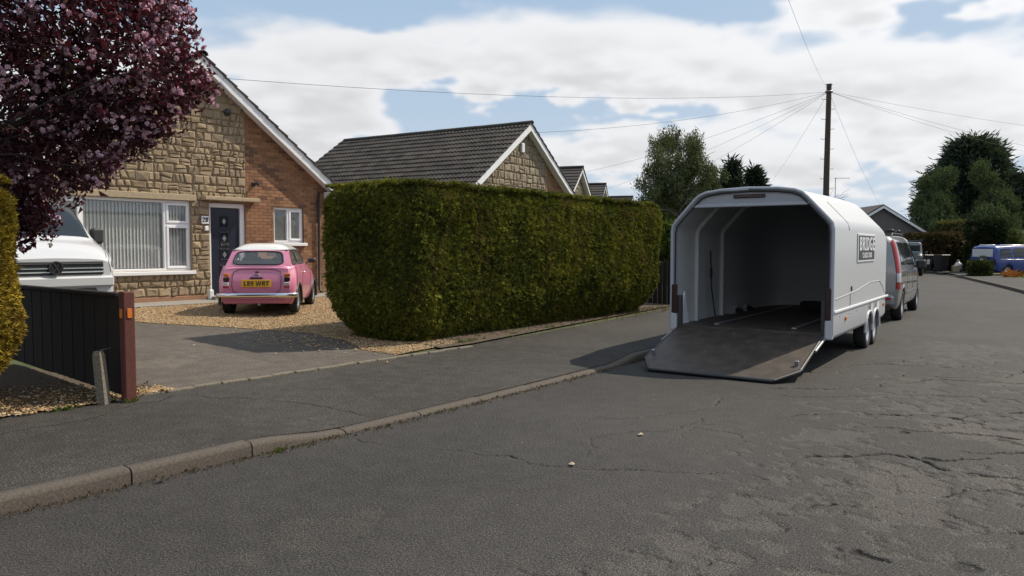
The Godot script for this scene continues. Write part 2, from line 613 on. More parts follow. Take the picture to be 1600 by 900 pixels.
	return [ImageTexture.create_from_image(Image.create_from_data(w, h, false, Image.FORMAT_RGB8, C)), ImageTexture.create_from_image(Image.create_from_data(w, h, false, Image.FORMAT_L8, H))]

var relief := PackedFloat32Array()

func tar_mat(pics: Array, bump: float) -> StandardMaterial3D:
	var m := mat(Color.WHITE, .82, 0.0, .4)
	m.albedo_texture = pics[0]
	m.heightmap_enabled = true
	m.heightmap_texture = pics[1]
	m.heightmap_scale = bump
	m.detail_enabled = true
	m.detail_blend_mode = BaseMaterial3D.BLEND_MODE_MUL
	m.detail_uv_layer = BaseMaterial3D.DETAIL_UV_2
	m.detail_albedo = M.specks
	m.uv2_scale = Vector3.ONE * 1.3
	return m

func zig(a: Array) -> Array:
	var r := []
	for e in a: r.append(Vector2(e[0], e[1]))
	return r

func build_ground():
	M.specks = ramp_tex(noise(.16, 3, 40), [grey(.04), grey(.04), grey(.3), grey(.72), grey(1.0), grey(1.0), grey(1.0)], 512)
	# the land: gardens on both sides and the sheet that reaches the horizon
	var land := B.new()
	land.sg = 0
	var xs := steps(-90, 70, 1.0)
	var ds := [2.35, 4.5, 7.0, 10.65, 14, 20, 30, 60]
	for i in xs.size() - 1:
		for j in ds.size() - 1:
			var c := []
			for e in [[i, j], [i + 1, j], [i + 1, j + 1], [i, j + 1]]:
				var x: float = xs[e[0]]
				var z := zl(x) - wide(x, ds[e[1]])
				c.append(Vector3(x, ground_y(x, z), z))
			land.q(c[0], c[1], c[2], c[3])
			var r := []
			for e in [[i, j], [i + 1, j], [i + 1, j + 1], [i, j + 1]]:
				var x: float = xs[e[0]]
				r.append(Vector3(x, .12, zr(x) + ds[e[1]] - .45))
			land.q(r[0], r[3], r[2], r[1])
	land.q(Vector3(-900, -.09, 900), Vector3(900, -.09, 900), Vector3(900, -.09, -900), Vector3(-900, -.09, -900))
	land.along(0, Vector3.UP)
	setting(obj("ground", land, M.grass))
	# the road
	var rc := [
		[.0045, zig([[-5.35, 11.1], [-5.2, 11.8], [-4.95, 12.4], [-4.9, 13.0], [-4.6, 13.5], [-4.3, 14.2]])],
		[.014, zig([[-3.55, 14.2], [-3.3, 14.5], [-3.05, 14.75], [-2.95, 15.1], [-2.7, 15.3]])],
		[.008, zig([[-3.0, 14.8], [-3.25, 15.1], [-3.15, 15.5], [-2.8, 15.9], [-2.2, 16.3]])],
		[.013, zig([[-2.15, 14.35], [-1.9, 14.9], [-1.8, 15.4], [-1.6, 16.0], [-1.5, 16.8]])],
		[.012, zig([[-2.6, 15.1], [-2.35, 15.5], [-2.15, 16.1], [-2.05, 16.8]])],
		[.007, zig([[-1.2, 13.2], [-.7, 13.9], [-.2, 14.4], [.1, 15.2]])],
		[.003, zig([[-6.2, 11.4], [-5.4, 12.0], [-4.2, 12.15], [-3.0, 12.6], [-1.5, 12.7]])],
		[.0025, zig([[-4.6, 12.9], [-4.1, 12.6], [-3.4, 13.0], [-2.8, 13.0]])],
		[.007, zig([[.4, 13.6], [1.2, 13.9], [1.6, 14.8], [2.5, 15.0]])],
		[.006, zig([[2.2, 13.4], [3.2, 13.8], [4.0, 14.6]])],
		[.011, zig([[-2.2, 13.6], [-1.6, 14.2], [-1.3, 14.9], [-.6, 15.3], [-.2, 16.2]])],
		[.012, zig([[-.9, 12.9], [-.3, 13.6], [.4, 13.9], [1.1, 14.6], [1.4, 15.6]])],
		[.01, zig([[1.0, 12.8], [1.8, 13.3], [2.2, 14.3], [3.1, 14.7]])],
		[.012, zig([[-3.9, 15.2], [-3.5, 15.5], [-3.6, 16.0], [-3.2, 16.6]])],
		[.009, zig([[-4.7, 14.6], [-4.4, 15.0], [-4.5, 15.5], [-4.1, 16.0]])],
	]
	var rp := [[-1.75, 15.5, .42, .75, 1.0], [-1.3, 16.5, .4, .8, .9], [-3.7, 14.95, .35, .22, .85], [-4.1, 15.0, .3, .3, .7], [-4.45, 15.15, .2, .25, .75], [-2.7, 14.2, .4, .22, .6], [-4.9, 14.3, .2, .1, .5],
		[-5.75, 15.15, .14, .3, .8], [-5.7, 14.4, .12, .25, .6], [-3.4, 15.5, .3, .2, .7], [.3, 14.2, .6, .3, .5], [1.6, 15.1, .9, .3, .6], [-6.9, 12.6, .4, .2, .3], [-5.25, 15.1, .07, .13, -.75], [-5.1, 15.5, .05, .06, -.5], [-3.0, 14.95, .05, .09, -.7], [-2.2, 14.6, .06, .05, -.6]]
	var craze := func(x, z): return smoothstep(13.2, 15.0, z + (x + 4.0) * .12)
	var pics := tar_picture(2048, 1024, -10.0, 9.8, 16.0 / 2048, 8.4 / 1024, Vector3(.079, .074, .069), Vector3(.128, .114, .1), rc, rp, 0.0, craze, 51)
	var rm := tar_mat(pics, 1.7)
	var flat := func(x, z, v): return 0.0
	var rlf := relief
	var worn := func(x: float, z: float, v: float):
		var i := clampi(int((x + 10.0) / 16.0 * 2048), 1, 2046); var j := clampi(int((z - 9.8) / 8.4 * 1024), 1, 1022)
		if x < -6.6 or x > 2.4 or v < .2 or v > .97: return 0.0
		var k := j * 2048 + i
		return (rlf[k] * 2.0 + rlf[k - 1] + rlf[k + 1] + rlf[k - 2048] + rlf[k + 2048]) / 6.0
	setting(obj("road", grid_mesh(steps(-10, -6.7, .5) + steps(-6.68, 2.5, .02) + steps(2.6, 6, .5), zl, zr, steps(0, .18, .06) + steps(.2, .98, .0026) + [1.0], worn, func(x, z): return Vector2((x + 10.0) / 16.0, (z - 9.8) / 8.4)), rm))
	var far_pics := tar_picture(768, 768, 0, 0, 8.0 / 768, 8.0 / 768, Vector3(.079, .074, .069), Vector3(.122, .11, .098), [[.008, zig([[1, 1], [2, 1.5], [3.5, 1.6]])], [.007, zig([[5, 3], [5.6, 4.2], [5.4, 6]])]], [[6, 2, .5, .3, .5], [2.4, 5.5, .6, .4, .4]], 0.0, func(x, z): return 0.0, 61)
	var fm := tar_mat(far_pics, 1.7)
	for r in [[-90.0, -10.0], [6.0, 70.0]]:
		setting(obj("road", grid_mesh(steps(r[0], r[1], 1.0), zl, zr, steps(0, 1, .125), flat, func(x, z): return Vector2(x, z) / 8.0), fm))
	# pavements
	var pc := [
		[.008, zig([[-5.75, 8.62], [-5.3, 9.2], [-4.95, 9.9], [-4.85, 10.7]])],
		[.006, zig([[-7.6, 9.3], [-6.4, 9.0], [-5.7, 8.7]])],
		[.006, zig([[-1.0, 8.5], [-.6, 9.4], [-.7, 10.4]])],
		[.005, zig([[1.6, 8.3], [1.9, 9.2], [2.1, 10.2]])],
	]
	var ppics := tar_picture(2048, 400, -10.0, 7.6, 16.0 / 2048, 3.3 / 400, Vector3(.08, .073, .065), Vector3(.13, .115, .098), pc, [[-3.2, 8.7, 1.2, .3, .3], [.8, 8.6, 1.5, .35, .25], [-8.5, 10.1, .8, .3, .3]], .8, func(x, z): return .12, 71)
	var pm := tar_mat(ppics, 1.0)
	var pa := func(x): return zl(x) - wide(x, .12)
	var pb := func(x): return zl(x) - wide(x, 2.4)
	var py := func(x, z, v): return ground_y(x, z) + .004
	setting(obj("pavement", grid_mesh(steps(-10, 6, .25), pa, pb, steps(0, 1, .25), py, func(x, z): return Vector2((x + 10.0) / 16.0, (z - 7.6) / 3.3)), pm))
	for r in [[-90.0, -10.0], [6.0, 70.0]]:
		setting(obj("pavement", grid_mesh(steps(r[0], r[1], 1.0), pa, pb, steps(0, 1, .25), py, func(x, z): return Vector2(x, z) / 8.0), fm))
	setting(obj("pavement", grid_mesh(steps(-90, 70, 1.0), func(x): return zr(x) + .12, func(x): return zr(x) + 2.0, [0.0, .5, 1.0], func(x, z, v): return .115 + .02 * v, func(x, z): return Vector2(x, z) / 8.0), fm))
	build_kerbs()
	# tarmac drive beside the fence, and the concrete path along the house
	var apron := PackedVector2Array([Vector2(-6.05, 8.56), Vector2(-5.55, 8.5), Vector2(-2.45, 8.5), Vector2(-2.5, 7.8), Vector2(-2.15, 7.0), Vector2(-2.05, 6.0), Vector2(-2.6, 4.6), Vector2(-3.3, 3.3), Vector2(-3.62, 2.0), Vector2(-3.7, .9), Vector2(-3.95, .9), Vector2(-3.95, -7), Vector2(-6.05, -7)])
	var dp := tar_picture(512, 512, 0, 0, 4.0 / 512, 4.0 / 512, Vector3(.088, .076, .063), Vector3(.13, .11, .09), [[.005, zig([[.5, .4], [1.6, 1.2], [2.4, 1.3]])]], [[3, 3, .5, .3, .6]], .35, func(x, z): return .2, 81)
	var dm := mat(Color.WHITE, .95)
	dm.albedo_texture = dp[0]
	dm.heightmap_enabled = true; dm.heightmap_texture = dp[1]; dm.heightmap_scale = .9
	dm.uv1_triplanar = true; dm.uv1_world_triplanar = true; dm.uv1_scale = Vector3.ONE / 4.0
	setting(obj("driveway", sheet(apron, .016), dm))
	var edge := B.new()      # the strip of mortar where drive and pavement meet
	for i in 16:
		var x0 := -6.0 + i * .31
		edge.cbox(Vector3(x0 + .155, ground_y(x0, 8.53) + .008, 8.53 + .02 * sin(i * 2.1)), Vector3(.3, .03, .07), .008, Basis(Vector3.UP, .05 * sin(i * 1.7)))
	setting(obj("drive_edging", edge, M.concrete))
	var path := PackedVector2Array([Vector2(-3.9, .02), Vector2(2.9, .02), Vector2(2.9, .88), Vector2(-3.7, .88)])
	setting(obj("path", sheet(path, .035), M.paving))
	# gravel
	var gp := PackedVector2Array([Vector2(-2.45, 8.42), Vector2(-2.5, 7.8), Vector2(-2.15, 7.0), Vector2(-2.05, 6.0), Vector2(-2.6, 4.6), Vector2(-3.3, 3.3), Vector2(-3.62, 2.0), Vector2(-3.68, .9), Vector2(5.0, .9), Vector2(5.0, 5.6), Vector2(-.6, 5.9), Vector2(-.9, 7.2), Vector2(-.9, 8.2)])
	setting(obj("gravel_bed", sheet(gp, .02), M.gravelbase))
	var bed := PackedVector2Array([Vector2(-12, 8.7), Vector2(-8, 8.62), Vector2(-6.3, 8.6), Vector2(-5.6, 8.5), Vector2(-5.9, 8.2), Vector2(-6.2, 6.0), Vector2(-12, 6.0)])
	setting(obj("soil", sheet(bed, .02), M.soil))
	var strip := PackedVector2Array([Vector2(-1.6, 8.42), Vector2(-.9, 8.42), Vector2(9.5, 7.0), Vector2(9.5, 4.6), Vector2(-.9, 5.0)])
	setting(obj("soil", sheet(strip, .03), M.soil))
	var cols := [Vector3(.34, .23, .11), Vector3(.27, .175, .085), Vector3(.4, .29, .16), Vector3(.2, .125, .062), Vector3(.36, .22, .09), Vector3(.42, .34, .24)]
	var spots := []
	for i in 60000:
		var q := Vector2(rng.randf_range(-3.7, 3.2), rng.randf_range(.9, 8.4))
		if Geometry2D.is_point_in_polygon(q, gp): spots.append(q)
	for i in 350: spots.append(Vector2(rng.randfn(-2.6, .4), rng.randfn(6.6, .8)))
	pebbles("gravel", "loose golden gravel covering the front yard", spots, cols, .011, .021, .026)
	spots = []
	for i in 2600: spots.append(Vector2(rng.randf_range(-9.5, -6.2), 8.68 - absf(rng.randfn(0, .5))))
	for i in 500: spots.append(Vector2(rng.randf_range(-6.2, -5.6), 8.55 - absf(rng.randfn(0, .12))))
	pebbles("gravel", "scattered gravel and chippings below the dark fence", spots, cols, .01, .02, .026)
	spots = []
	for i in 700: spots.append(Vector2(rng.randfn(-2.2, 1.6), rng.randfn(15.2, .8)))
	for i in 260: spots.append(Vector2(rng.randf_range(-9.5, 4.0), rng.randf_range(11.2, 17.5)))
	pebbles("road_grit", "loose stone chippings lying on the worn road surface", spots, [Vector3(.16, .145, .125), Vector3(.1, .092, .082), Vector3(.26, .24, .21)], .003, .008, .002)

func pebbles(called: String, label: String, spots: Array, cols: Array, r0: float, r1: float, dy: float):
	var b := B.new()
	b.sg = -1
	var ico := [Vector3(0, .7, 0), Vector3(1, .1, .2), Vector3(.3, 0, 1), Vector3(-.8, .15, .6), Vector3(-.9, 0, -.5), Vector3(.4, .05, -1), Vector3(0, -.5, 0)]
	for k in 5:
		b.t(ico[0], ico[1 + k], ico[1 + (k + 1) % 5])
	b.away(0, Vector3.ZERO)
	var mm := MultiMesh.new()
	mm.transform_format = MultiMesh.TRANSFORM_3D
	mm.use_colors = true
	mm.mesh = b.mesh()
	mm.instance_count = spots.size()
	for i in spots.size():
		var q: Vector2 = spots[i]
		var s := rng.randf_range(r0, r1)
		var bs := Basis(Vector3.UP, rng.randf() * TAU) * Basis(Vector3.RIGHT, rng.randfn(0, .25)) * Basis.from_scale(Vector3(s, s * rng.randf_range(.6, 1.0), s * rng.randf_range(.6, 1.0)))
		mm.set_instance_transform(i, Transform3D(bs, Vector3(q.x, ground_y(q.x, q.y) + dy, q.y)))
		var c: Vector3 = cols[rng.randi() % cols.size()] * rng.randf_range(.8, 1.15)
		mm.set_instance_color(i, Color(c.x, c.y, c.z))
	var o := MultiMeshInstance3D.new()
	o.name = numbered(called)
	o.multimesh = mm
	o.material_override = M.gravel
	add_child(o)
	tag(o, label, "gravel", "", "stuff")

func build_kerbs():
	var k := Node3D.new()
	k.name = numbered("kerb"); add_child(k); setting(k)
	var joints := [-16.25, -15.34, -14.43, -13.52, -12.6, -11.69, -10.77, -9.86, -8.94, -8.03, -7.11, -6.2, -5.3]
	var x := -5.3
	while x < 44:
		x += .9 / (wide(x, 1.0))
		joints.append(x)
	for i in joints.size() - 1:
		var b := B.new()
		var a: float = joints[i] + .006; var e: float = joints[i + 1] - .006
		var dip := rng.randf_range(-.004, .004)
		var n := 4
		var rows := []
		for s in n + 1:
			var xx := lerpf(a, e, float(s) / n)
			var t := kerb_top(xx) + dip
			var sl := (zl(xx + .1) - zl(xx - .1)) / .2
			var nx := Vector3(-sl, 0, 1).normalized()
			var o := Vector3(xx, 0, zl(xx))
			var w := rng.randf_range(-.002, .002)
			rows.append([o + nx * (.0 + w) + Vector3.DOWN * .06, o + nx * w + Vector3.UP * maxf(.004, t - .035), o - nx * (.012 - w) + Vector3.UP * (t - .01), o - nx * .035 + Vector3.UP * t, o - nx * .125 + Vector3.UP * (t + .003), o - nx * .125 + Vector3.DOWN * .06])
		b.sg = 0
		for s in n:
			for r in 5: b.q(rows[s][r], rows[s + 1][r], rows[s + 1][r + 1], rows[s][r + 1])
		b.sg = -1
		for r in [rows[0], rows[n]]:
			for m in range(1, 5): b.t(r[0], r[m], r[m + 1])
		b.away(0, Vector3((a + e) / 2, -.02, zl((a + e) / 2) - .06))
		obj("kerb_stone", b, M.kerb, k)
	var k2 := Node3D.new()
	k2.name = numbered("kerb"); add_child(k2); setting(k2)
	x = 10.0
	while x < 58:
		var nx := x + .9
		var drop := 0.0 if (x < 38.2 or x > 41.5) else .075
		var b := B.new()
		var p := Vector3(x, 0, zr(x)); var q := Vector3(nx, 0, zr(nx))
		var d := q - p
		b.cbox((p + q) / 2 + Vector3(0, .03 - drop / 2, 0) + Vector3(-d.z, 0, d.x).normalized() * .06, Vector3(d.length() - .012, .18 - drop, .125), .015, Basis(Vector3.UP, -atan2(d.z, d.x)))
		obj("kerb_stone", b, M.kerb, k2)
		x = nx

# ---------------------------------------------------------------- houses
func rect(x0, y0, x1, y1) -> PackedVector2Array:
	return PackedVector2Array([Vector2(x0, y0), Vector2(x1, y0), Vector2(x1, y1), Vector2(x0, y1)])

func cut(polys: Array, holes: Array) -> Array:
	for h in holes:
		var next := []
		for p in polys:
			for r in Geometry2D.clip_polygons(p, h):
				if not Geometry2D.is_polygon_clockwise(r): next.append(r)
		polys = next
	return polys

func rubble(region: PackedVector2Array, holes: Array, big: float, r: RandomNumberGenerator) -> Array:
	# coursed rubble: uneven blocks in courses, some split by a slanting joint
	var out := []
	var bx := Rect2(region[0], Vector2.ZERO)
	for p in region: bx = bx.expand(p)
	var y := bx.position.y
	while y < bx.end.y:
		var h := r.randf_range(.15, .27) * big
		var x := bx.position.x - r.randf() * .2
		while x < bx.end.x:
			var w := r.randf_range(.12, .4) * big
			var cells := []
			var j := func(): return r.randf_range(-.022, .022)
			var a := Vector2(x, y + j.call()); var b := Vector2(x + w, y + j.call()); var c := Vector2(x + w + j.call() * 2, y + h); var d := Vector2(x + j.call() * 2, y + h)
			var how := r.randf()
			if how < .2:
				var t0 := r.randf_range(.3, .7); var t1 := r.randf_range(.3, .7)
				cells = [PackedVector2Array([a, b, b.lerp(c, t1), a.lerp(d, t0)]), PackedVector2Array([a.lerp(d, t0), b.lerp(c, t1), c, d])]
			elif how < .55 and w > .2 * big:
				var t0 := r.randf_range(.3, .7); var t1 := clampf(t0 + r.randf_range(-.35, .35), .15, .85)
				cells = [PackedVector2Array([a, a.lerp(b, t0), d.lerp(c, t1), d]), PackedVector2Array([a.lerp(b, t0), b, c, d.lerp(c, t1)])]
			else: cells = [PackedVector2Array([a, b, c, d])]
			for q in cells:
				for piece in cut(Geometry2D.intersect_polygons(q, region), holes):
					for s in Geometry2D.offset_polygon(piece, -.008):
						if s.size() >= 3:
							var area := 0.0
							for i in s.size(): area += s[i].cross(s[(i + 1) % s.size()]) * .5
							if absf(area) > .002: out.append(s)
			x += w
		y += h
	return out

func stone_block(b: B, poly: PackedVector2Array, r: RandomNumberGenerator, proud: float):
	var n := poly.size()
	var cen := Vector2.ZERO
	for p in poly: cen += p
	cen /= n
	var m := b.mark()
	var pr := proud * r.randf_range(.6, 1.3)
	var tilt := Vector2(r.randf_range(-.1, .1), r.randf_range(-.1, .1))
	var outer := []; var mid := []; var inner := []
	for p in poly:
		outer.append(Vector3(p.x, p.y, -.05))
		var e := p.lerp(cen, .03)
		mid.append(Vector3(e.x, e.y, pr * .45 + r.randf_range(-.004, .004)))
		var i := p.lerp(cen, r.randf_range(.2, .45))
		inner.append(Vector3(i.x, i.y, pr + (i - cen).dot(tilt) + r.randf_range(-.009, .009)))
	var c3 := Vector3(cen.x + r.randf_range(-.02, .02), cen.y + r.randf_range(-.02, .02), pr * r.randf_range(.85, 1.25))
	for i in n:
		var k := (i + 1) % n
		b.q(outer[i], outer[k], mid[k], mid[i])
		b.q(mid[i], mid[k], inner[k], inner[i])
		b.t(inner[i], inner[k], c3)
	b.away(m, Vector3(cen.x, cen.y, -.08))

func stone_tone(r: RandomNumberGenerator, warm: float) -> Color:
	var t := r.randf()
	var v := Vector3(.37, .28, .178).lerp(Vector3(.31, .24, .16), t) * r.randf_range(.84, 1.12)
	v = v.lerp(Vector3(.26, .225, .17) * r.randf_range(.8, 1.1), 1.0 - warm)
	return Color(v.x, v.y, v.z)

func ring_frame(b: B, x0, y0, x1, y1, w: float, z0: float, z1: float):
	var d := z1 - z0; var zc := (z0 + z1) / 2.0
	b.cbox(Vector3((x0 + x1) / 2, y0 + w / 2, zc), Vector3(x1 - x0, w, d), .006)
	b.cbox(Vector3((x0 + x1) / 2, y1 - w / 2, zc), Vector3(x1 - x0, w, d), .006)
	b.cbox(Vector3(x0 + w / 2, (y0 + y1) / 2, zc), Vector3(w, y1 - y0 - 2 * w, d), .006)
	b.cbox(Vector3(x1 - w / 2, (y0 + y1) / 2, zc), Vector3(w, y1 - y0 - 2 * w, d), .006)

func house_shell(h: Node3D, g: Dictionary, seed_: int):
	# g: xl xr pk (ridge x) y0 eave ridge depth split (stone left of it, brick right of it) holes detail
	var r := RandomNumberGenerator.new()
	r.seed = seed_
	var half: float = maxf(g.pk - g.xl, g.xr - g.pk) + .22
	var tn: float = (g.ridge - g.eave) / half
	var under := func(x: float): return g.ridge - .17 - absf(x - g.pk) * tn
	var wall := PackedVector2Array([Vector2(g.xl, g.y0), Vector2(g.xr, g.y0), Vector2(g.xr, under.call(g.xr)), Vector2(g.pk, under.call(g.pk)), Vector2(g.xl, under.call(g.xl))])
	var holes: Array = g.holes
	# front wall, cut in strips so that each opening is a real hole
	var cuts := [g.xl - .1, g.xr + .1]
	for q in holes:
		cuts.append(q[0].x); cuts.append(q[2].x)
	cuts.append(g.split)
	cuts.sort()
	var front := B.new(); var bfront := B.new()
	for i in cuts.size() - 1:
		if cuts[i + 1] - cuts[i] < .001: continue
		var strip := rect(cuts[i], g.y0 - .4, cuts[i + 1], g.ridge)
		for p in cut(Geometry2D.intersect_polygons(wall, strip), holes):
			(front if cuts[i + 1] <= g.split + .001 else bfront).prism(p, -.28, 0.0 if cuts[i + 1] <= g.split + .001 else -.006)
	var sw := obj("stone_wall", front, M.mortar, h)
	var stone_region := Geometry2D.intersect_polygons(wall, rect(g.xl - 1, g.y0 + .13, g.split, g.ridge))[0] as PackedVector2Array
	var stones := rubble(stone_region, holes, g.get("big", 1.0), r)
	if g.detail < 2:
		var cnt := 0
		var rest := B.new(); rest.tinted = true
		for s in stones:
			if cnt < 300:
				var b := B.new(); b.tinted = true
				b.col = stone_tone(r, g.warm)
				stone_block(b, s, r, .038)
				obj("stone", b, M.stone, sw)
			else:
				rest.col = stone_tone(r, g.warm)
				stone_block(rest, s, r, .038)
			cnt += 1
		if rest.p.size(): stuff(obj("stones", rest, M.stone, sw))
	else:
		var b := B.new(); b.tinted = true
		for s in stones:
			b.col = stone_tone(r, g.warm)
			stone_block(b, s, r, .038)
		stuff(obj("stones", b, M.stone, sw))
	if bfront.p.size():
		var bw := obj("brick_wall", bfront, M.mortar, h)
		var bricks := B.new(); bricks.tinted = true
		var brick_region := Geometry2D.intersect_polygons(wall, rect(g.split + .004, g.y0, g.xr + 1, g.ridge))[0] as PackedVector2Array
		var y: float = g.y0
		var row := 0
		while y < g.ridge:
			var x: float = g.split - (.1125 if row % 2 else 0.0)
			while x < g.xr:
				for p in cut(Geometry2D.intersect_polygons(rect(x + .005, y + .005, x + .22, y + .07), brick_region), holes):
					var v := Vector3(.39, .2, .105).lerp(Vector3(.3, .15, .08), r.randf()) * r.randf_range(.72, 1.15)
					if r.randf() < .08: v = Vector3(.17, .09, .06)
					bricks.col = Color(v.x, v.y, v.z)
					bricks.prism(p, -.03, .004 + r.randf_range(-.0015, .0015))
				x += .225
			y += .075
			row += 1
		stuff(obj("bricks", bricks, M.brick, bw))
	# plinth under the stone, side walls, back, ceiling
	var pl := B.new()
	var pcuts := [g.xl, g.split]
	for q in holes:
		if q[0].y < g.y0 + .2: pcuts.append(q[0].x); pcuts.append(q[2].x)
	pcuts.sort()
	for i in range(0, pcuts.size() - 1):
		var mid: float = (pcuts[i] + pcuts[i + 1]) / 2
		var is_door := false
		for q in holes:
			if q[0].y < g.y0 + .2 and mid > q[0].x and mid < q[2].x: is_door = true
		if not is_door and pcuts[i + 1] - pcuts[i] > .02: pl.cbox(Vector3(mid, g.y0 - .12, -.02), Vector3(pcuts[i + 1] - pcuts[i] - .004, .5, .1), .01)
	obj("plinth", pl, M.brickwall, h)
	var sides := B.new()
	for x in [g.xl + .125, g.xr - .125]:
		sides.box(Vector3(x, (g.y0 - .4 + under.call(x + (-.12 if x < g.pk else .12))) / 2, -g.depth / 2 - .14), Vector3(.25, under.call(x + (-.12 if x < g.pk else .12)) - g.y0 + .4, g.depth - .284))
	obj("side_wall", sides, M.brickwall, h)
	var back := B.new()
	back.prism(wall, -g.depth - .25, -g.depth)
	obj("rear_wall", back, M.brickwall, h)
	var ceil_ := B.new()
	ceil_.box(Vector3((g.xl + g.xr) / 2, g.eave - .12, -g.depth / 2 - .14), Vector3(g.xr - g.xl - .52, .08, g.depth - .3))
	ceil_.box(Vector3((g.xl + g.xr) / 2, g.y0 + .02, -g.depth / 2 - .14), Vector3(g.xr - g.xl - .52, .08, g.depth - .3))
	obj("ceiling", ceil_, M.room, h)
	build_roof(h, g, half, tn, r)

func build_roof(h: Node3D, g: Dictionary, half: float, tn: float, r: RandomNumberGenerator):
	var zf := .3
	var zb: float = -g.depth - .35
	var ang := atan(tn)
	var slope := half / cos(ang) + .06
	var deck := B.new()
	for s in [-1, 1]:
		var ex: float = g.pk + s * half
		deck.prism(PackedVector2Array([Vector2(g.pk, g.ridge - .05), Vector2(ex, g.eave - .05), Vector2(ex, g.eave - .09), Vector2(g.pk, g.ridge - .1)]), zb + .04, zf - .06)
	var roof := obj("roof", deck, M.dark, h)
	var gauge := .33
	var n := int(ceil(slope / gauge))
	gauge = slope / n
	var tile := tile_mesh(gauge) if g.detail == 1 else null
	var many := 0
	var rest := []
	for s in [-1, 1]:
		var up := Vector3(-s * cos(ang), sin(ang), 0)
		var nr := Vector3(s * sin(ang), cos(ang), 0)
		var foot := Vector3(g.pk, g.ridge, 0) - up * slope - nr * .05
		if g.detail == 1 and s == -1:
			var cols := int((zf - zb) / .3)
			var w := (zf - zb) / cols
			var order := []
			for k in n:
				for c in cols: order.append([k, c])
			order.sort_custom(func(a, b): return a[0] * 3 - a[1] > b[0] * 3 - b[1])
			for e in order:
				var o: Vector3 = foot + up * (e[0] * gauge)
				var x := Transform3D(Basis(Vector3(0, 0, -1) * (w / .3), nr, up) * Basis(Vector3.RIGHT, .06) , Vector3(o.x, o.y, zf - w * (e[1] + .5)) + nr * r.randf_range(.03, .038))
				var tone := r.randf_range(.75, 1.2) * (1.0 + .5 * maxf(0.0, noise_at(e[0] * .35, e[1] * .35)))
				var ti := clampi(int((tone - .6) * 4.0), 0, 3)
				if many < 300:
					obj("roof_tile", tile[ti], M.tile, roof, x)
				else: rest.append([ti, x])
				many += 1
		else:
			for k in n:
				var c := B.new(); c.tinted = true
				var v := r.randf_range(.8, 1.15)
				c.col = Color(.068 * v, .06 * v, .055 * v)
				var a := foot + up * (k * gauge - .03); var b := foot + up * ((k + 1) * gauge + .02)
				var off := r.randf_range(0, .012)
				var q := []
				for e in [a + nr * .018, b, b + nr * .022, a + nr * .058]: q.append(Vector2(e.x, e.y))
				c.prism(PackedVector2Array(q), zb, zf + off)
				obj("tile_course", c, M.tile, roof)
	if rest.size():
		var st := SurfaceTool.new()
		st.begin(Mesh.PRIMITIVE_TRIANGLES)
		for e in rest: st.append_from(tile[e[0]], 0, e[1])
		stuff(obj("roof_tiles", st.commit(), M.tile, roof))
	# ridge tiles
	var rb := B.new(); rb.tinted = true
	rb.col = Color(.065, .056, .05)
	var prof := []
	for i in 7:
		var a := PI * i / 6.0
		prof.append(Vector2(cos(a) * .12, sin(a) * .1 - .05))
	for i in range(6, -1, -1):
		var a := PI * i / 6.0
		prof.append(Vector2(cos(a) * .1, sin(a) * .08 - .05))
	rb.prism(PackedVector2Array(prof), 0, .44)
	var rmesh := rb.mesh()
	var z := zf - .43
	while z > zb - .1:
		obj("ridge_tile", rmesh, M.tile, roof, Transform3D(Basis(), Vector3(g.pk, g.ridge + .012 + r.randf_range(-.004, .004), z)))
		z -= .45
	# barge boards at the front, soffit, the boxed ends, gutters
	for s in [-1, 1]:
		var up := Vector2(-s * cos(ang), sin(ang))
		var dn := Vector2(-s * sin(ang), -cos(ang)) * 1.0
		dn = Vector2(-s * sin(ang), -cos(ang))
		var foot := Vector2(g.pk + s * half, g.eave) - Vector2(0, .02)
		var top := Vector2(g.pk, g.ridge - .03 - .0)
		var bb := B.new()
		bb.prism(PackedVector2Array([Vector2(foot.x, foot.y - .02), Vector2(g.pk + s * .001, top.y - .02), Vector2(g.pk + s * .001, top.y - .25), Vector2(foot.x - s * .05, foot.y - .25 + .05 * tn), Vector2(foot.x, foot.y - .21)]), zf - .055, zf - .03)
		obj("barge_board", bb, M.barge, h)
		var sf := B.new()
		sf.prism(PackedVector2Array([Vector2(foot.x - s * .06, foot.y - .2 + .06 * tn), Vector2(g.pk, top.y - .2), Vector2(g.pk, top.y - .215), Vector2(foot.x - s * .06, foot.y - .215 + .06 * tn)]), .005, zf - .058)
		obj("soffit", sf, M.barge, h)
		var bx := B.new()
		bx.cbox(Vector3(foot.x - s * .14, foot.y - .225, zf - .17), Vector3(.28, .2, .23), .008)
		obj("eave_box", bx, M.barge, h)
		var gt := B.new()
		gt.tube([Vector3(foot.x + s * .05, foot.y - .06, zf - .1), Vector3(foot.x + s * .05, foot.y - .06, zb + .1)], [.055], 8)
		obj("gutter", gt, M.black, h)

var tone_noise := FastNoiseLite.new()
func noise_at(a: float, b: float) -> float:
	tone_noise.frequency = .6
	return tone_noise.get_noise_2d(a, b)

func tile_mesh(gauge: float) -> Array:
	var out := []
	for t in 4:
		var b := B.new(); b.tinted = true
		var v := .036 + .02 * t
		b.col = Color(v * .95, v * .83, v * .74)
		var n := 10
		var f := func(u: float): return .006 + .034 * pow(absf(sin(u * PI * 2.0)), 1.2)
		var keep := []
		for i in n + 1:
			var u := float(i) / n
			var x := (u - .5) * .298
			keep.append([Vector3(x, f.call(u) + .022, -.02), Vector3(x, f.call(u) + .006, gauge + .03), Vector3(x, f.call(u) - .012, -.02)])
		for i in n:
			b.sg = 1
			b.q(keep[i][0], keep[i + 1][0], keep[i + 1][1], keep[i][1])
			b.sg = -1
			b.q(keep[i][2], keep[i + 1][2], keep[i + 1][0], keep[i][0])
		b.away(0, Vector3(0, -.4, gauge * .7))
		out.append(b.mesh())
	return out

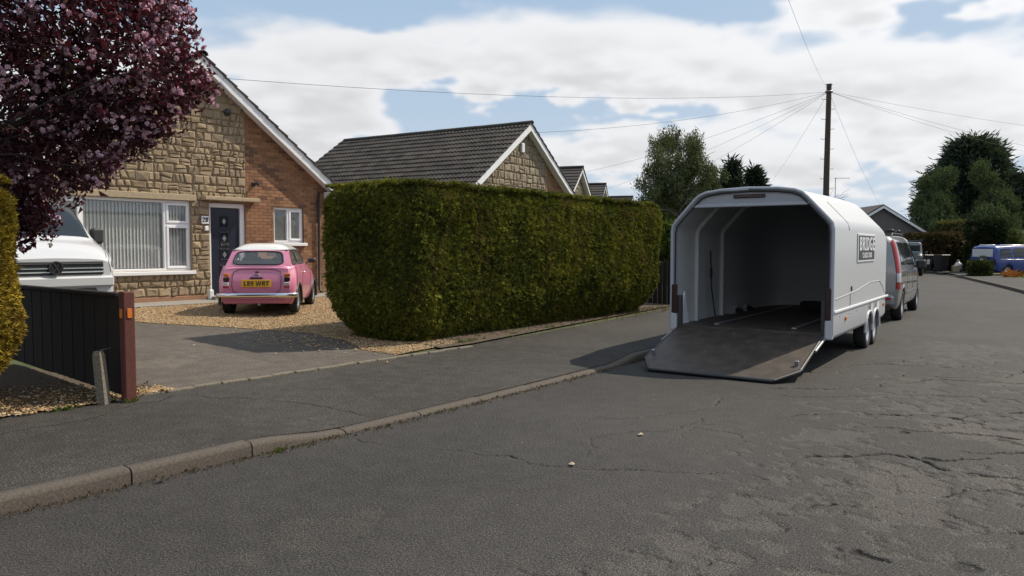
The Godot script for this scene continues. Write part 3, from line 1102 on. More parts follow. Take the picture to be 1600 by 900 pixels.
func window_unit(h: Node3D, called: String, x0, y0, x1, y1, lights: Array, sill: float):
	# lights: [x0, x1, transom share or 0]
	var w := B.new()
	ring_frame(w, x0, y0, x1, y1, .055, -.13, -.05)
	for i in range(1, lights.size()):
		w.cbox(Vector3(lights[i][0], (y0 + y1) / 2, -.09), Vector3(.06, y1 - y0 - .11, .078), .006)
	for l in lights:
		if l[2] > 0.0:
			var ty: float = lerpf(y1, y0, l[2])
			w.cbox(Vector3((l[0] + l[1]) / 2, ty, -.088), Vector3(l[1] - l[0] - .06, .055, .074), .006)
	var win := obj(called, w, M.upvc, h)
	for l in lights:
		var a: float = l[0] + .028; var b: float = l[1] - .028
		var parts := [[y0 + .055, y1 - .055]]
		if l[2] > 0.0:
			var ty: float = lerpf(y1, y0, l[2])
			parts = [[y0 + .055, ty - .028], [ty + .028, y1 - .055]]
		for p in parts:
			if l[3]:
				var s := B.new()
				ring_frame(s, a, p[0], b, p[1], .05, -.1, -.035)
				obj("sash", s, M.upvc, win)
			var g := B.new()
			g.box(Vector3((a + b) / 2, (p[0] + p[1]) / 2, -.085), Vector3(b - a, p[1] - p[0], .006))
			obj("pane", g, M.pane, win)
	var sl := B.new()
	sl.cbox(Vector3((x0 + x1) / 2, y0 - .04, .0), Vector3(x1 - x0 + .1, .075, .2), .008)
	obj("sill", sl, M.upvc, win)
	return win

func build_houses():
	# ---- the bungalow behind the pink car
	var h := thing("bungalow", "bungalow with tan rubble stone gable, white bargeboards and wide blind-covered window", "house", Vector3(0, 0, 0))
	var win := rect(-3.56, 1.1, -.76, 2.62)
	var door := rect(-.33, .42, .58, 2.62)
	var small := rect(1.33, 1.72, 2.18, 2.58)
	var g := {xl = -3.9, xr = 2.85, pk = -.56, y0 = .42, eave = 3.16, ridge = 5.82, depth = 9.0, split = .585, holes = [win, door, small], detail = 0, warm = 1.0, big = .82}
	house_shell(h, g, 11)
	var wu = window_unit(h, "window", -3.56, 1.1, -.76, 2.62, [[-3.56, -3.0, .34, true], [-3.0, -1.32, 0.0, false], [-1.32, -.76, .34, true]], .1)
	for i in 38:
		var x := -3.47 + i * .0715
		if absf(x + 3.0) < .03 or absf(x + 1.32) < .03: continue
		var b := B.new()
		b.box(Vector3(x, 1.86, -.2), Vector3(.078, 1.38, .002), Basis(Vector3.UP, .62 + .06 * sin(i * 2.3)))
		obj("blind_slat", b, M.blind, wu)
	var lt := B.new()
	lt.cbox(Vector3(-2.15, 2.69, .012), Vector3(3.0, .13, .09), .008)
	obj("lintel", lt, M.lintel, h)
	lt = B.new()
	lt.cbox(Vector3(.14, 2.7, .08), Vector3(1.36, .085, .32), .01)
	obj("door_canopy", lt, M.lintel, h)
	# door
	var d := B.new()
	d.cbox(Vector3(.125, 2.56, -.1), Vector3(.9, .1, .1), .008)
	d.cbox(Vector3(.52, 1.47, -.1), Vector3(.11, 2.08, .1), .008)
	d.cbox(Vector3(-.295, 1.47, -.1), Vector3(.055, 2.08, .1), .008)
	obj("door_frame", d, M.upvc, h)
	d = B.new()
	d.cbox(Vector3(.1, 1.48, -.13), Vector3(.73, 2.04, .06), .006)
	var leaf := obj("door", d, M.navy, h)
	for k in 4:
		var y := 2.2 - k * .38
		var f := B.new()
		ring_frame(f, -.03, y - .125, .19, y + .125, .016, -.105, -.086)
		obj("trim", f, M.navy, leaf)
		f = B.new()
		f.box(Vector3(.08, y, -.096), Vector3(.18, .21, .006))
		obj("pane", f, M.carglass, leaf)
		f = B.new()
		f.prism(PackedVector2Array([Vector2(.08, y - .075), Vector2(.13, y), Vector2(.08, y + .075), Vector2(.03, y)]), -.092, -.089)
		obj("etched_glass", f, M.steel, leaf)
		if k > 0:
			f = B.new()
			f.cbox(Vector3(.08, y + .14, -.09), Vector3(.24, .014, .012), .003)
			obj("bright_trim", f, M.chrome, leaf)
	d = B.new()
	d.cbox(Vector3(.1, 1.66, -.09), Vector3(.2, .035, .02), .006)
	obj("letter_plate", d, M.chrome, leaf)
	d = B.new()
	d.tube([Vector3(.4, 1.35, -.09), Vector3(.4, 1.35, -.04), Vector3(.29, 1.35, -.04)], [.011], 6)
	obj("handle", d, M.chrome, leaf)
	d = B.new()
	d.cbox(Vector3(.125, .44, .1), Vector3(1.1, .16, .5), .012)
	obj("doorstep", d, M.paving, h)
	d = B.new()
	d.cbox(Vector3(-.46, 1.99 + .23, .055), Vector3(.17, .17, .012), .003)
	var pq := obj("number_plaque", d, M.upvc, h)
	var nt := text("28", .1, .006, true)
	obj("digits", nt, M.navy, pq, Transform3D(Basis(), Vector3(-.46, 2.22, .064)))
	d = B.new()
	d.cbox(Vector3(-.43, 2.03, .055), Vector3(.085, .1, .03), .01)
	obj("doorbell", d, M.upvc, h)
	window_unit(h, "window", 1.33, 1.72, 2.18, 2.58, [[1.33, 1.76, 0.0, false], [1.76, 2.18, 0.0, true]], .1)
	d = B.new()
	d.tube([Vector3(2.6, 3.0, .1), Vector3(2.6, 2.88, .06), Vector3(2.6, .55, .06), Vector3(2.6, .48, .14)], [.034], 8)
	obj("downpipe", d, M.black, h)
	d = B.new()
	d.lathe([Vector2(0, .0), Vector2(.075, 0), Vector2(.085, .05), Vector2(.05, .09), Vector2(0, .1)], 14, Transform3D(Basis(Vector3.RIGHT, PI / 2), Vector3(.12, 4.66, .03)))
	obj("wall_vent", d, M.black, h)
	d = B.new()
	d.cbox(Vector3(.78, 3.08, .03), Vector3(.07, .1, .05), .01)
	d.tube([Vector3(.78, 3.08, .05), Vector3(.8, 3.1, .13), Vector3(.85, 3.07, .15)], [.028, .035, .045], 8)
	obj("wall_lamp", d, M.black, h)
	# ---- the row behind the hedge
	var row := [
		[Vector3(11.4, 0, -.23), 8.0, 4.15, 5.86, 8.0, 1, "bungalow with dark tiled roof and stone gable topping the clipped hedge", .35],
		[spot(3.4, 39.7), 20.0, 3.9, 5.75, 7.5, 2, "stone-gabled bungalow next beyond the one with the alarm box", .2],
		[spot(5.76, 49.4), 24.0, 3.7, 5.7, 7.5, 2, "small far bungalow gable between two others above the hedge end", .2],
		[spot(9.4, 61.5), 20.0, 3.6, 5.7, 8.0, 2, "farthest small bungalow gable beside the birch tree", .2],
	]
	for i in row.size():
		var e: Array = row[i]
		var o := thing("bungalow", e[6], "house", e[0], deg_to_rad(e[1]))
		var hw: float = e[2]
		var gg := {xl = -hw + .22, xr = hw - .22, pk = 0.0, y0 = .3, eave = e[3] - hw * .66, ridge = e[3], depth = e[4], split = hw * .38, holes = [rect(-hw + .8, 1.1, -.6, 2.3), rect(hw * .38 + .5, 1.3, hw * .38 + 1.4, 2.3)], detail = e[5], warm = e[7], big = 1.05}
		house_shell(o, gg, 20 + i)
		window_unit(o, "window", -hw + .8, 1.1, -.6, 2.3, [[-hw + .8, (-hw + .2) / 2, 0.0, true], [(-hw + .2) / 2, -.6, 0.0, true]], .1)
		window_unit(o, "window", hw * .38 + .5, 1.3, hw * .38 + 1.4, 2.3, [[hw * .38 + .5, hw * .38 + 1.4, 0.0, true]], .1)
		if i == 0:
			var a := B.new()
			a.cbox(Vector3(-.25, 4.98, .07), Vector3(.2, .32, .09), .02)
			obj("alarm_box", a, M.white, o)
			a = B.new()
			a.tube([Vector3(3.3, 4.3, -3), Vector3(3.3, 5.5, -3)], [.015], 5)
			a.tube([Vector3(2.9, 5.45, -3), Vector3(3.9, 5.45, -3)], [.012], 5)
			obj("aerial", a, M.wire, o)
	# ---- the bungalow that closes the view
	var p := spot(27.9, 58.0)
	var f := thing("bungalow", "grey brick bungalow with wide low gable, chimney and aerial behind the silver van", "house", p, deg_to_rad(-56))
	var fb := B.new()
	fb.prism(PackedVector2Array([Vector2(-3.8, 0), Vector2(3.5, 0), Vector2(3.5, 2.35), Vector2(0, 4.6), Vector2(-3.8, 2.2)]), -9, 0)
	obj("wall", fb, M.fargrey, f)
	fb = B.new()
	fb.prism(PackedVector2Array([Vector2(0, 4.86), Vector2(3.95, 2.36), Vector2(3.95, 2.28), Vector2(0, 4.74), Vector2(-4.2, 2.16), Vector2(-4.2, 2.26)]), -9.2, .25)
	obj("roof", fb, M.fartile, f)
	for s in [[0.0, 4.76, 3.95, 2.28], [0.0, 4.76, -4.2, 2.18]]:
		fb = B.new()
		fb.prism(PackedVector2Array([Vector2(s[0], s[1]), Vector2(s[2], s[3]), Vector2(s[2], s[3] - .2), Vector2(s[0], s[1] - .2)]), .26, .29)
		obj("barge_board", fb, M.barge, f)
	fb = B.new()
	fb.cbox(Vector3(-2.0, 4.6, -4), Vector3(.75, 1.7, .6), .02)
	fb.cbox(Vector3(-2.0, 5.42, -4), Vector3(.85, .1, .7), .02)
	obj("chimney", fb, M.fargrey, f)
	fb = B.new()
	fb.tube([Vector3(-2.3, 4.9, -3.6), Vector3(-2.3, 7.2, -3.6)], [.025], 5)
	fb.tube([Vector3(-2.4, 7.15, -3.6), Vector3(-1.2, 7.15, -3.6)], [.018], 5)
	obj("aerial", fb, M.wire, f)
	fb = B.new()
	ring_frame(fb, -1.4, .9, .9, 2.1, .07, .003, .05)
	var fw := obj("window", fb, M.upvc, f)
	fb = B.new()
	fb.box(Vector3(-.25, 1.5, .02), Vector3(2.16, 1.06, .01))
	obj("pane", fb, M.carglass, fw)
	var ga := thing("garage", "low flat roofed brick garage joined to the grey brick bungalow", "garage", p + Basis(Vector3.UP, deg_to_rad(-56)) * Vector3(6.6, 0, -2.5), deg_to_rad(-56))
	fb = B.new()
	fb.box(Vector3(0, 1.1, -3), Vector3(6, 2.2, 6))
	obj("wall", fb, M.fargrey, ga)
	fb = B.new()
	fb.cbox(Vector3(0, 2.3, -3), Vector3(6.4, .22, 6.4), .02)
	obj("fascia", fb, M.barge, ga)
	var fl := thing("flat_roofed_house", "low grey flat roofed building behind the blue car", "house", spot(37.2, 55.5), deg_to_rad(-62))
	fb = B.new()
	fb.box(Vector3(0, 1.15, -3), Vector3(9, 2.3, 6))
	obj("wall", fb, M.fargrey, fl)
	fb = B.new()
	fb.cbox(Vector3(0, 2.42, -3), Vector3(9.6, .24, 6.6), .02)
	obj("fascia", fb, M.barge, fl)
	fb = B.new()
	ring_frame(fb, -2.6, 1.05, -1.5, 1.95, .07, .003, .05)
	fb.box(Vector3(-2.05, 1.5, .02), Vector3(.06, .8, .03))
	var w2 := obj("window", fb, M.upvc, fl)
	fb = B.new()
	fb.box(Vector3(-2.05, 1.5, .01), Vector3(1.0, .8, .01))
	obj("pane", fb, M.carglass, w2)

func text(s: String, size: float, depth: float, bold := false) -> TextMesh:
	var t := TextMesh.new()
	var f := SystemFont.new()
	f.font_names = PackedStringArray(["Droid Sans"])
	if bold: f.font_weight = 700
	t.font = f
	t.text = s
	t.font_size = 64
	t.pixel_size = size / 46.0
	t.depth = depth
	t.curve_step = 2.0
	return t

# ---------------------------------------------------------------- plants
func tuft(n: int, long: float, broad: float, open: float, r: RandomNumberGenerator, droop := 0.0, root := .15) -> ArrayMesh:
	# leaves springing from near the origin, towards +y; open: how far they spread (radians)
	var b := B.new(); b.tinted = true
	for i in n:
		var a := r.randf() * TAU
		var t := open * sqrt(r.randf())
		var d := Vector3(sin(t) * cos(a), cos(t), sin(t) * sin(a)).normalized()
		var o := Vector3(r.randfn(0, 1), r.randfn(0, 1), r.randfn(0, 1)) * long * root
		var l := long * r.randf_range(.65, 1.2)
		var w := broad * r.randf_range(.7, 1.2)
		var sd := d.cross(Vector3(r.randfn(0, 1), r.randfn(0, 1), r.randfn(0, 1))).normalized()
		var up := sd.cross(d)
		var tip := o + d * l + Vector3.DOWN * droop * l
		var mid := o + d * l * .45 + Vector3.DOWN * droop * l * .15
		var v := r.randf_range(.7, 1.2)
		b.col = Color(v, v, v)
		b.t(o, mid + sd * w * .5 + up * w * .12, tip)
		b.t(o, tip, mid - sd * w * .5 + up * w * .12)
	return b.mesh()

func scatter(called: String, parent: Node, mesh: Mesh, xf: Array, cols: Array, m: Material) -> MultiMeshInstance3D:
	var mm := MultiMesh.new()
	mm.transform_format = MultiMesh.TRANSFORM_3D
	mm.use_colors = true
	mm.mesh = mesh
	mm.instance_count = xf.size()
	for i in xf.size():
		mm.set_instance_transform(i, xf[i])
		mm.set_instance_color(i, cols[i])
	var o := MultiMeshInstance3D.new()
	o.multimesh = mm
	o.material_override = m
	o.name = called
	parent.add_child(o, true)
	o.set_meta("kind", "stuff")
	return o

func facing(dir: Vector3, r: RandomNumberGenerator, s: float) -> Basis:
	var y := dir.normalized()
	var x := y.cross(Vector3(r.randfn(0, 1), r.randfn(0, 1), r.randfn(0, 1))).normalized()
	return Basis(x, y, x.cross(y)) * s

func hedge_body(o: Node3D, cx: float, cz: float, hx: float, hz: float, y0: float, y1: float, corner: float, under: float, dens: float, sizes: Array, tones: Array, sd: int, crown := .16):
	var r := RandomNumberGenerator.new()
	r.seed = sd
	var nz := noise(.55, 3, sd)
	var nf := noise(2.2, 3, sd + 1)
	var inset := func(y: float):
		var t := (y - y0) / (y1 - y0)
		var e := under * pow(clampf(1.0 - t / .33, 0, 1), 1.7)
		if t > .87: e += crown * pow((t - .87) / .13, 2.2)
		return e
	var on := func(u: float, y: float):      # u in 0..1 round the outline
		var e: float = inset.call(y)
		var ax := hx - e; var az := hz - e
		var c := minf(corner, minf(ax, az) * .95)
		var lens := [2 * (ax - c), PI / 2 * c, 2 * (az - c), PI / 2 * c, 2 * (ax - c), PI / 2 * c, 2 * (az - c), PI / 2 * c]
		var tot := 0.0
		for l in lens: tot += l
		var q := u * tot
		var k := 0
		while k < 7 and q > lens[k]:
			q -= lens[k]; k += 1
		var p: Vector2; var n: Vector2
		match k:
			0: p = Vector2(-(ax - c) + q, az); n = Vector2(0, 1)
			2: p = Vector2(ax, (az - c) - q); n = Vector2(1, 0)
			4: p = Vector2((ax - c) - q, -az); n = Vector2(0, -1)
			6: p = Vector2(-ax, -(az - c) + q); n = Vector2(-1, 0)
			_:
				var a := q / c
				var st: float = [PI / 2, 0.0, -PI / 2, -PI][(k - 1) / 2]
				var cc: Vector2 = [Vector2(ax - c, az - c), Vector2(ax - c, -(az - c)), Vector2(-(ax - c), -(az - c)), Vector2(-(ax - c), az - c)][(k - 1) / 2]
				n = Vector2(cos(st - a), sin(st - a)); p = cc + n * c
		var w := nz.get_noise_3d(p.x, y * 1.2, p.y) * .1 + nf.get_noise_3d(p.x, y * .6, p.y) * .035
		return [Vector3(p.x + n.x * w, y, p.y + n.y * w), Vector3(n.x, 0, n.y)]
	# dark wood and dead needles inside
	var core := B.new(); core.sg = 0
	var nu := 72
	var ys := [y0 - .02]
	for i in 11: ys.append(lerpf(y0 + .05, y1 - .03, i / 10.0))
	for j in ys.size() - 1:
		for i in nu:
			var c := []
			for e in [[i, j], [i + 1, j], [i + 1, j + 1], [i, j + 1]]:
				var k = on.call(fmod(float(e[0]) / nu, 1.0), ys[e[1]])
				c.append(k[0] - k[1] * .09)
			core.q(c[0], c[1], c[2], c[3])
	for i in nu:
		var a = on.call(float(i) / nu, y1 - .03); var b = on.call(fmod(float(i + 1) / nu, 1.0), y1 - .03)
		core.t(Vector3(0, y1 - .05, 0), a[0] - a[1] * .07, b[0] - b[1] * .07)
	core.away(0, Vector3(0, (y0 + y1) / 2, 0))
	obj("inner_wood", core, M.core, o)
	var kinds := [[], [], []]; var kc := [[], [], []]
	var per := 4.0 * (hx + hz) * .95
	var n_side := int(per * (y1 - y0) * dens)
	for i in n_side:
		var y := r.randf_range(y0, y1)
		var k = on.call(r.randf(), y)
		if k[1].z < -.5 and r.randf() < .7: continue
		var t := (y - y0) / (y1 - y0)
		var n: Vector3 = k[1]
		if t > .93: n = (n + Vector3.UP * 1.2).normalized()
		var d := (n + Vector3.UP * .35 + Vector3(r.randfn(0, .4), r.randfn(0, .4), r.randfn(0, .4))).normalized()
		var e := r.randi() % 3
		kinds[e].append(Transform3D(facing(d, r, r.randf_range(sizes[0], sizes[1]) * (1.7 if r.randf() < .02 else 1.0)), k[0] - k[1] * (r.randf_range(-.01, .07))))
		kc[e].append(hedge_tone(tones, k[0], nz, nf, r))
	var n_top := int(4.0 * hx * hz * dens)
	for i in n_top:
		var p := Vector3(r.randf_range(-hx, hx) * .97, y1, r.randf_range(-hz, hz) * .97)
		var ex := maxf(absf(p.x) - (hx - corner), 0.0); var ez := maxf(absf(p.z) - (hz - corner), 0.0)
		if ex * ex + ez * ez > corner * corner: continue
		p.y += nf.get_noise_2d(p.x * .8, p.z * .8) * .07 - .05
		var d := (Vector3.UP + Vector3(r.randfn(0, .45), 0, r.randfn(0, .45))).normalized()
		var e := r.randi() % 3
		kinds[e].append(Transform3D(facing(d, r, r.randf_range(sizes[0], sizes[1])), p))
		kc[e].append(hedge_tone(tones, p, nz, nf, r))
	for e in 3:
		scatter("foliage", o, tuft(11, 1.0, .3, .95, r, .05, .22), kinds[e], kc[e], M.leaf)

func hedge_tone(tones: Array, p: Vector3, nz: FastNoiseLite, nf: FastNoiseLite, r: RandomNumberGenerator) -> Color:
	var f := clampf(.45 + nz.get_noise_3d(p.x * 1.7, p.y * 1.7, p.z * 1.7 + 9.0) * .7 + r.randfn(0, .32), 0, 1)
	var v: Vector3 = tones[0].lerp(tones[1], f)
	if nf.get_noise_3d(p.x * .5, p.y * .3, 5.0) > .18 and r.randf() < .45: v = v.lerp(tones[2], .75)
	v *= r.randf_range(.75, 1.25)
	return Color(v.x, v.y, v.z)

func build_hedges():
	var o := thing("hedge", "long clipped conifer hedge between gravel yard and pavement", "hedge", Vector3(2.2, 0, 6.94), deg_to_rad(2.4))
	hedge_body(o, 0, 0, 4.18, .99, .13, 2.6, .42, .42, 1500.0, [.032, .058], [Vector3(.065, .085, .017), Vector3(.25, .245, .04), Vector3(.165, .125, .045)], 91, .26)
	for i in 9:
		var b := B.new()
		var x := -3.6 + i * .9
		b.tube([Vector3(x, .0, rng.randf_range(-.2, .3)), Vector3(x + .05, .35, .2), Vector3(x + rng.randf_range(-.2, .2), .7, .3)], [.05, .04, .02], 6)
		obj("stem", b, M.bark, o)
	var g := thing("golden_conifer", "golden yellow rounded conifer at the end of the dark fence", "shrub", Vector3(-7.54, 0, 7.6))
	hedge_body(g, 0, 0, .78, .75, .2, 2.28, .7, .35, 1900.0, [.03, .055], [Vector3(.2, .14, .022), Vector3(.42, .31, .045), Vector3(.15, .1, .03)], 95, .5)
	# bushes and clipped shrubs far down the street
	var far := [
		["hedge", "brown tinged rounded shrub behind the wheelie bins", spot(28.0, 51.0), 2.1, 1.6, 2.35, [Vector3(.05, .04, .018), Vector3(.09, .07, .03), Vector3(.1, .06, .035)]],
		["hedge", "dark upright clipped conifer bush beside the blue car", spot(28.6, 46.4), .95, .95, 3.1, [Vector3(.018, .03, .012), Vector3(.035, .05, .018), Vector3(.03, .03, .015)]],
		["hedge", "loose pale green bush behind the blue car", spot(31.0, 49.0), 1.8, 1.2, 2.5, [Vector3(.06, .085, .03), Vector3(.14, .16, .07), Vector3(.2, .2, .12)]],
		["hedge", "pale leaved shrub behind the brown bush by garage", spot(31.6, 55.0), 1.2, 1.0, 3.3, [Vector3(.08, .09, .03), Vector3(.17, .16, .06), Vector3(.1, .08, .04)]],
		["hedge", "dark low hedge closing the garden beyond the long clipped hedge", spot(9.4, 42.0), 3.0, 1.0, 2.1, [Vector3(.03, .045, .014), Vector3(.06, .08, .025), Vector3(.05, .05, .02)]],
		["hedge", "leafy green bush beside brown garden gate", spot(6.2, 29.8), 1.1, .9, 2.35, [Vector3(.06, .09, .02), Vector3(.13, .17, .035), Vector3(.1, .1, .03)]],
	]
	for e in far:
		var f := thing("garden_bush", e[1], "bush", e[2])
		hedge_body(f, 0, 0, e[3], e[4], .1, e[5], minf(e[3], e[4]) * .9, .2, 60.0, [.2, .34], e[6], int(e[2].x * 10), .5)

func build_yard():
	# dark boarded fence with a red brown end post
	var fx := -6.12
	var f := thing("boarded_fence", "low dark brown boarded fence ending in red brown post with amber reflectors", "fence", Vector3(fx, 0, 0))
	var n := 0
	var z := 8.62
	while z > 1.5:
		var b := B.new()
		var y := ground_y(fx, z)
		b.cbox(Vector3(-.03 + .004 * (n % 2), (y + .06 + 1.13) / 2, z - .07), Vector3(.02, 1.07 - y, .134), .002)
		obj("board", b, M.fence, f)
		z -= .135
		n += 1
	for e in [[8.6, 5.0], [4.96, 1.5]]:
		var cap := B.new()
		var mid: float = (e[0] + e[1]) / 2
		cap.cbox(Vector3(-.02, 1.15, mid), Vector3(.085, .04, e[0] - e[1]), .008)
		obj("capping_rail", cap, M.fence, f)
		for hy in [.22, .82]:
			var rail := B.new()
			rail.cbox(Vector3(.005, .18 + hy, mid), Vector3(.04, .08, e[0] - e[1]), .006)
			obj("rail", rail, M.fence, f)
	for pz in [8.7, 5.0, 1.5]:
		var b := B.new()
		b.cbox(Vector3(.0, .62, pz), Vector3(.105, 1.13, .105), .008)
		var po := obj("post", b, M.post, f)
		if pz > 8.0:
			for s in [[.0, .055, 0.0], [-.055, 0.0, PI / 2]]:
				var rf := B.new()
				rf.cbox(Vector3(s[0], .98, 8.7 + s[1]), Vector3(.045, .09, .012), .003, Basis(Vector3.UP, s[2]))
				obj("reflector", rf, M.amber, po)
	var sp := thing("concrete_spur", "weathered leaning concrete spur post in front of dark fence", "post", Vector3(-6.33, .12, 8.66), 0.0)
	var b := B.new()
	var m := b.mark()
	var pr := [[.0, .045, .04], [.1, .045, .04], [.45, .042, .038], [.53, .04, .036], [.565, .025, .03]]
	var rings := []
	for e in pr:
		rings.append([Vector3(-e[1], e[0], -e[2]), Vector3(e[1], e[0], -e[2]), Vector3(e[1], e[0], e[2]), Vector3(-e[1], e[0], e[2])])
	for i in pr.size() - 1:
		for k in 4: b.q(rings[i][k], rings[i][(k + 1) % 4], rings[i + 1][(k + 1) % 4], rings[i + 1][k])
	b.q(rings[4][0], rings[4][1], rings[4][2], rings[4][3])
	b.q(rings[0][0], rings[0][1], rings[0][2], rings[0][3])
	b.orient(m)
	b.move(m, Transform3D(Basis(Vector3(1, 0, 0), Vector3(-.05, 1, -.06), Vector3(0, 0, 1)) * Basis(Vector3.UP, .6), Vector3(0, -.05, 0)))
	obj("spur", b, M.concrete, sp)
	b = B.new()
	for y in [.15, .52]:
		b.tube([Vector3(0, y, -.04), Vector3(.12, y + .005, -.12)], [.006], 5)
	obj("bolt", b, M.steel, sp)
	# brown fence past the hedge and the garden wall behind it
	var g := thing("brown_gate_fence", "short red brown board fence at the far end of long hedge", "fence", Vector3(8.05, 0, 7.05), deg_to_rad(4))
	for i in 6:
		b = B.new()
		b.cbox(Vector3(-.02, ground_y(8, 6.9) + .56, -.13 * i), Vector3(.022, 1.1, .122), .004)
		obj("board", b, M.fence, g)
	b = B.new()
	b.cbox(Vector3(0, .66, .12), Vector3(.11, 1.32, .11), .008)
	obj("post", b, M.post, g)
	var w := thing("garden_wall", "low grey stone garden wall glimpsed past the brown fence", "wall", spot(7.4, 33.5), deg_to_rad(12))
	b = B.new()
	var bs := B.new(); bs.tinted = true
	b.box(Vector3(0, .6, -.1), Vector3(7.0, 1.2, .2))
	var wo := obj("wall", b, M.farstone, w)
	var rr := RandomNumberGenerator.new()
	rr.seed = 5
	for s in rubble(rect(-3.5, .15, 3.5, 1.2), [], 1.3, rr):
		bs.col = stone_tone(rr, .1)
		stone_block(bs, s, rr, .03)
	stuff(obj("stones", bs, M.stone, wo))
	# white step block beside the door
	var st := thing("white_block", "small white plastic block standing beside the navy door", "block", Vector3(-.42, .455, .16))
	b = B.new()
	b.cbox(Vector3(0, .1, 0), Vector3(.1, .2, .1), .01)
	b.cbox(Vector3(0, .208, 0), Vector3(.08, .02, .08), .006)
	obj("block", b, M.white, st)

# ---------------------------------------------------------------- trees
func limb(b: B, a: Vector3, c: Vector3, r0: float, r1: float, r: RandomNumberGenerator, bend := .08):
	var n := 5
	var path := []; var rad := []
	var l := a.distance_to(c)
	for i in n + 1:
		var t := float(i) / n
		var w := sin(t * PI) * l * bend
		path.append(a.lerp(c, t) + Vector3(r.randfn(0, .5), r.randfn(.4, .5), r.randfn(0, .5)) * w)
		rad.append(lerpf(r0, r1, t))
	b.tube(path, rad, 6, false)

func build_trees():
	var r := RandomNumberGenerator.new()
	r.seed = 77
	# ---- purple leaved flowering cherry
	var base := Vector3(-8.0, .2, 6.5)
	var t := thing("cherry_tree", "purple leaved cherry tree with pink double blossom overhanging the fence", "tree", base)
	var lobes := [[40, 60, 120], [150, 45, 105], [230, 40, 72], [262, 100, 55], [60, 180, 110], [160, 150, 95], [240, 165, 55], [285, 135, 40], [318, 140, 22], [50, 265, 75], [120, 235, 60], [185, 205, 50], [40, 335, 42], [62, 352, 26], [225, 205, 32], [-90, 100, 170], [-100, 290, 130], [110, -90, 130], [215, -40, 75], [-30, -180, 170], [265, 30, 40], [20, 378, 20], [150, 262, 26], [118, 275, 24], [28, 300, 50]]
	var balls := []
	for l in lobes:
		var d := r.randf_range(7.4, 8.5)
		balls.append([at_px(l[0], l[1], d) - base, l[2] * d / 1200.0])
	for i in 16:      # the rest of the crown, behind and beside
		var a := r.randf() * TAU
		balls.append([Vector3(cos(a) * r.randf_range(.4, 1.7) - .2, r.randf_range(2.6, 4.9), sin(a) * r.randf_range(.4, 1.7) - .5), r.randf_range(.5, .85)])
	var wood := B.new()
	limb(wood, Vector3.ZERO, Vector3(.1, 1.7, .05), .13, .1, r, .03)
	obj("trunk", wood, M.bark, t)
	var br := B.new()
	var forks := [Vector3(.3, 2.6, -.2), Vector3(.7, 3.1, -.5), Vector3(-.4, 3.0, -.6), Vector3(.0, 3.6, -.2), Vector3(.5, 2.3, .3)]
	for f in forks: limb(br, Vector3(.1, 1.65, .05), f, .06, .03, r)
	var sprigs := [[], [], []]; var scol := [[], [], []]
	var blooms := []; var bcol := []
	for k in balls:
		var best: Vector3 = forks[0]
		for f in forks:
			if f.distance_to(k[0]) < best.distance_to(k[0]): best = f
		limb(br, best, k[0], .013, .006, r)
		var vol: float = k[1]
		for i in int(clampf(vol * 9.0, 3, 12)):
			var tip: Vector3 = k[0] + Vector3(r.randfn(0, 1), r.randfn(0, 1), r.randfn(0, 1)).normalized() * vol * .9
			limb(br, k[0], tip, .01, .004, r, .1)
		for i in int(600.0 * vol * vol) + 10:
			var u := Vector3(r.randfn(0, 1), r.randfn(0, 1), r.randfn(0, 1)).normalized()
			var q: Vector3 = k[0] + u * vol * pow(r.randf(), .45) * 1.02
			var e := r.randi() % 3
			sprigs[e].append(Transform3D(facing((u + Vector3(0, .1, 0) + Vector3(r.randfn(0, .5), r.randfn(0, .5), r.randfn(0, .5))), r, r.randf_range(.8, 1.2)), q))
			var v := Vector3(.06, .02, .032).lerp(Vector3(.13, .045, .06), r.randf())
			if r.randf() < .07: v = Vector3(.1, .06, .03)
			scol[e].append(Color(v.x, v.y, v.z))
		for i in int(105.0 * vol * vol) + 3:
			var u := Vector3(r.randfn(0, 1), r.randfn(0, 1), r.randfn(0, 1)).normalized()
			var q: Vector3 = k[0] + u * vol * r.randf_range(.75, 1.05)
			for c in 2 + r.randi() % 4:
				blooms.append(Transform3D(facing(u + Vector3.DOWN * .4, r, r.randf_range(.022, .034)), q + Vector3(r.randfn(0, .035), r.randfn(0, .03), r.randfn(0, .035))))
				var v := Vector3(.72, .44, .56).lerp(Vector3(.88, .68, .76), r.randf()) * r.randf_range(.75, 1.05)
				bcol.append(Color(v.x, v.y, v.z))
	obj("branches", br, M.bark, t)
	for e in 3: scatter("leaves", t, tuft(5, .12, .046, 1.25, r, .6, .3), sprigs[e], scol[e], M.purple)
	scatter("blossom", t, tuft(26, 1.0, 1.0, 2.6, r, .0, .12), blooms, bcol, M.petal)
	# ---- birch by the houses
	lobe_tree("birch_tree", "open crowned birch with hanging twigs beyond the clipped hedge", spot(10.2, 46.0), 46.0, [[1060, 235, 34], [1030, 255, 30], [1090, 250, 30], [1015, 285, 24], [1050, 280, 34], [1095, 285, 26], [1012, 312, 16], [1035, 315, 24], [1075, 315, 26], [1118, 275, 16], [1060, 215, 16], [1040, 225, 16], [1110, 300, 20]], Vector3(.075, .1, .04), Vector3(.16, .185, .085), 150.0, .19, .55, r, M.birchbark, 3.0)
	# ---- conifers and broad trees
	conifer("dark_conifer", "slim dark pointed conifer just above the trailer roof", spot(17.1, 60.0), 8.1, 1.9, r, Vector3(.02, .034, .024), Vector3(.045, .065, .042))
	conifer("dark_conifer", "broader dark conifer beside the slim one above the trailer", spot(19.2, 61.0), 7.6, 2.4, r, Vector3(.02, .032, .024), Vector3(.045, .062, .042))
	conifer("large_cypress", "huge dark spreading cypress rising behind the far gardens", spot(44.8, 75.0), 12.0, 5.6, r, Vector3(.03, .046, .036), Vector3(.07, .095, .068), 1.0)
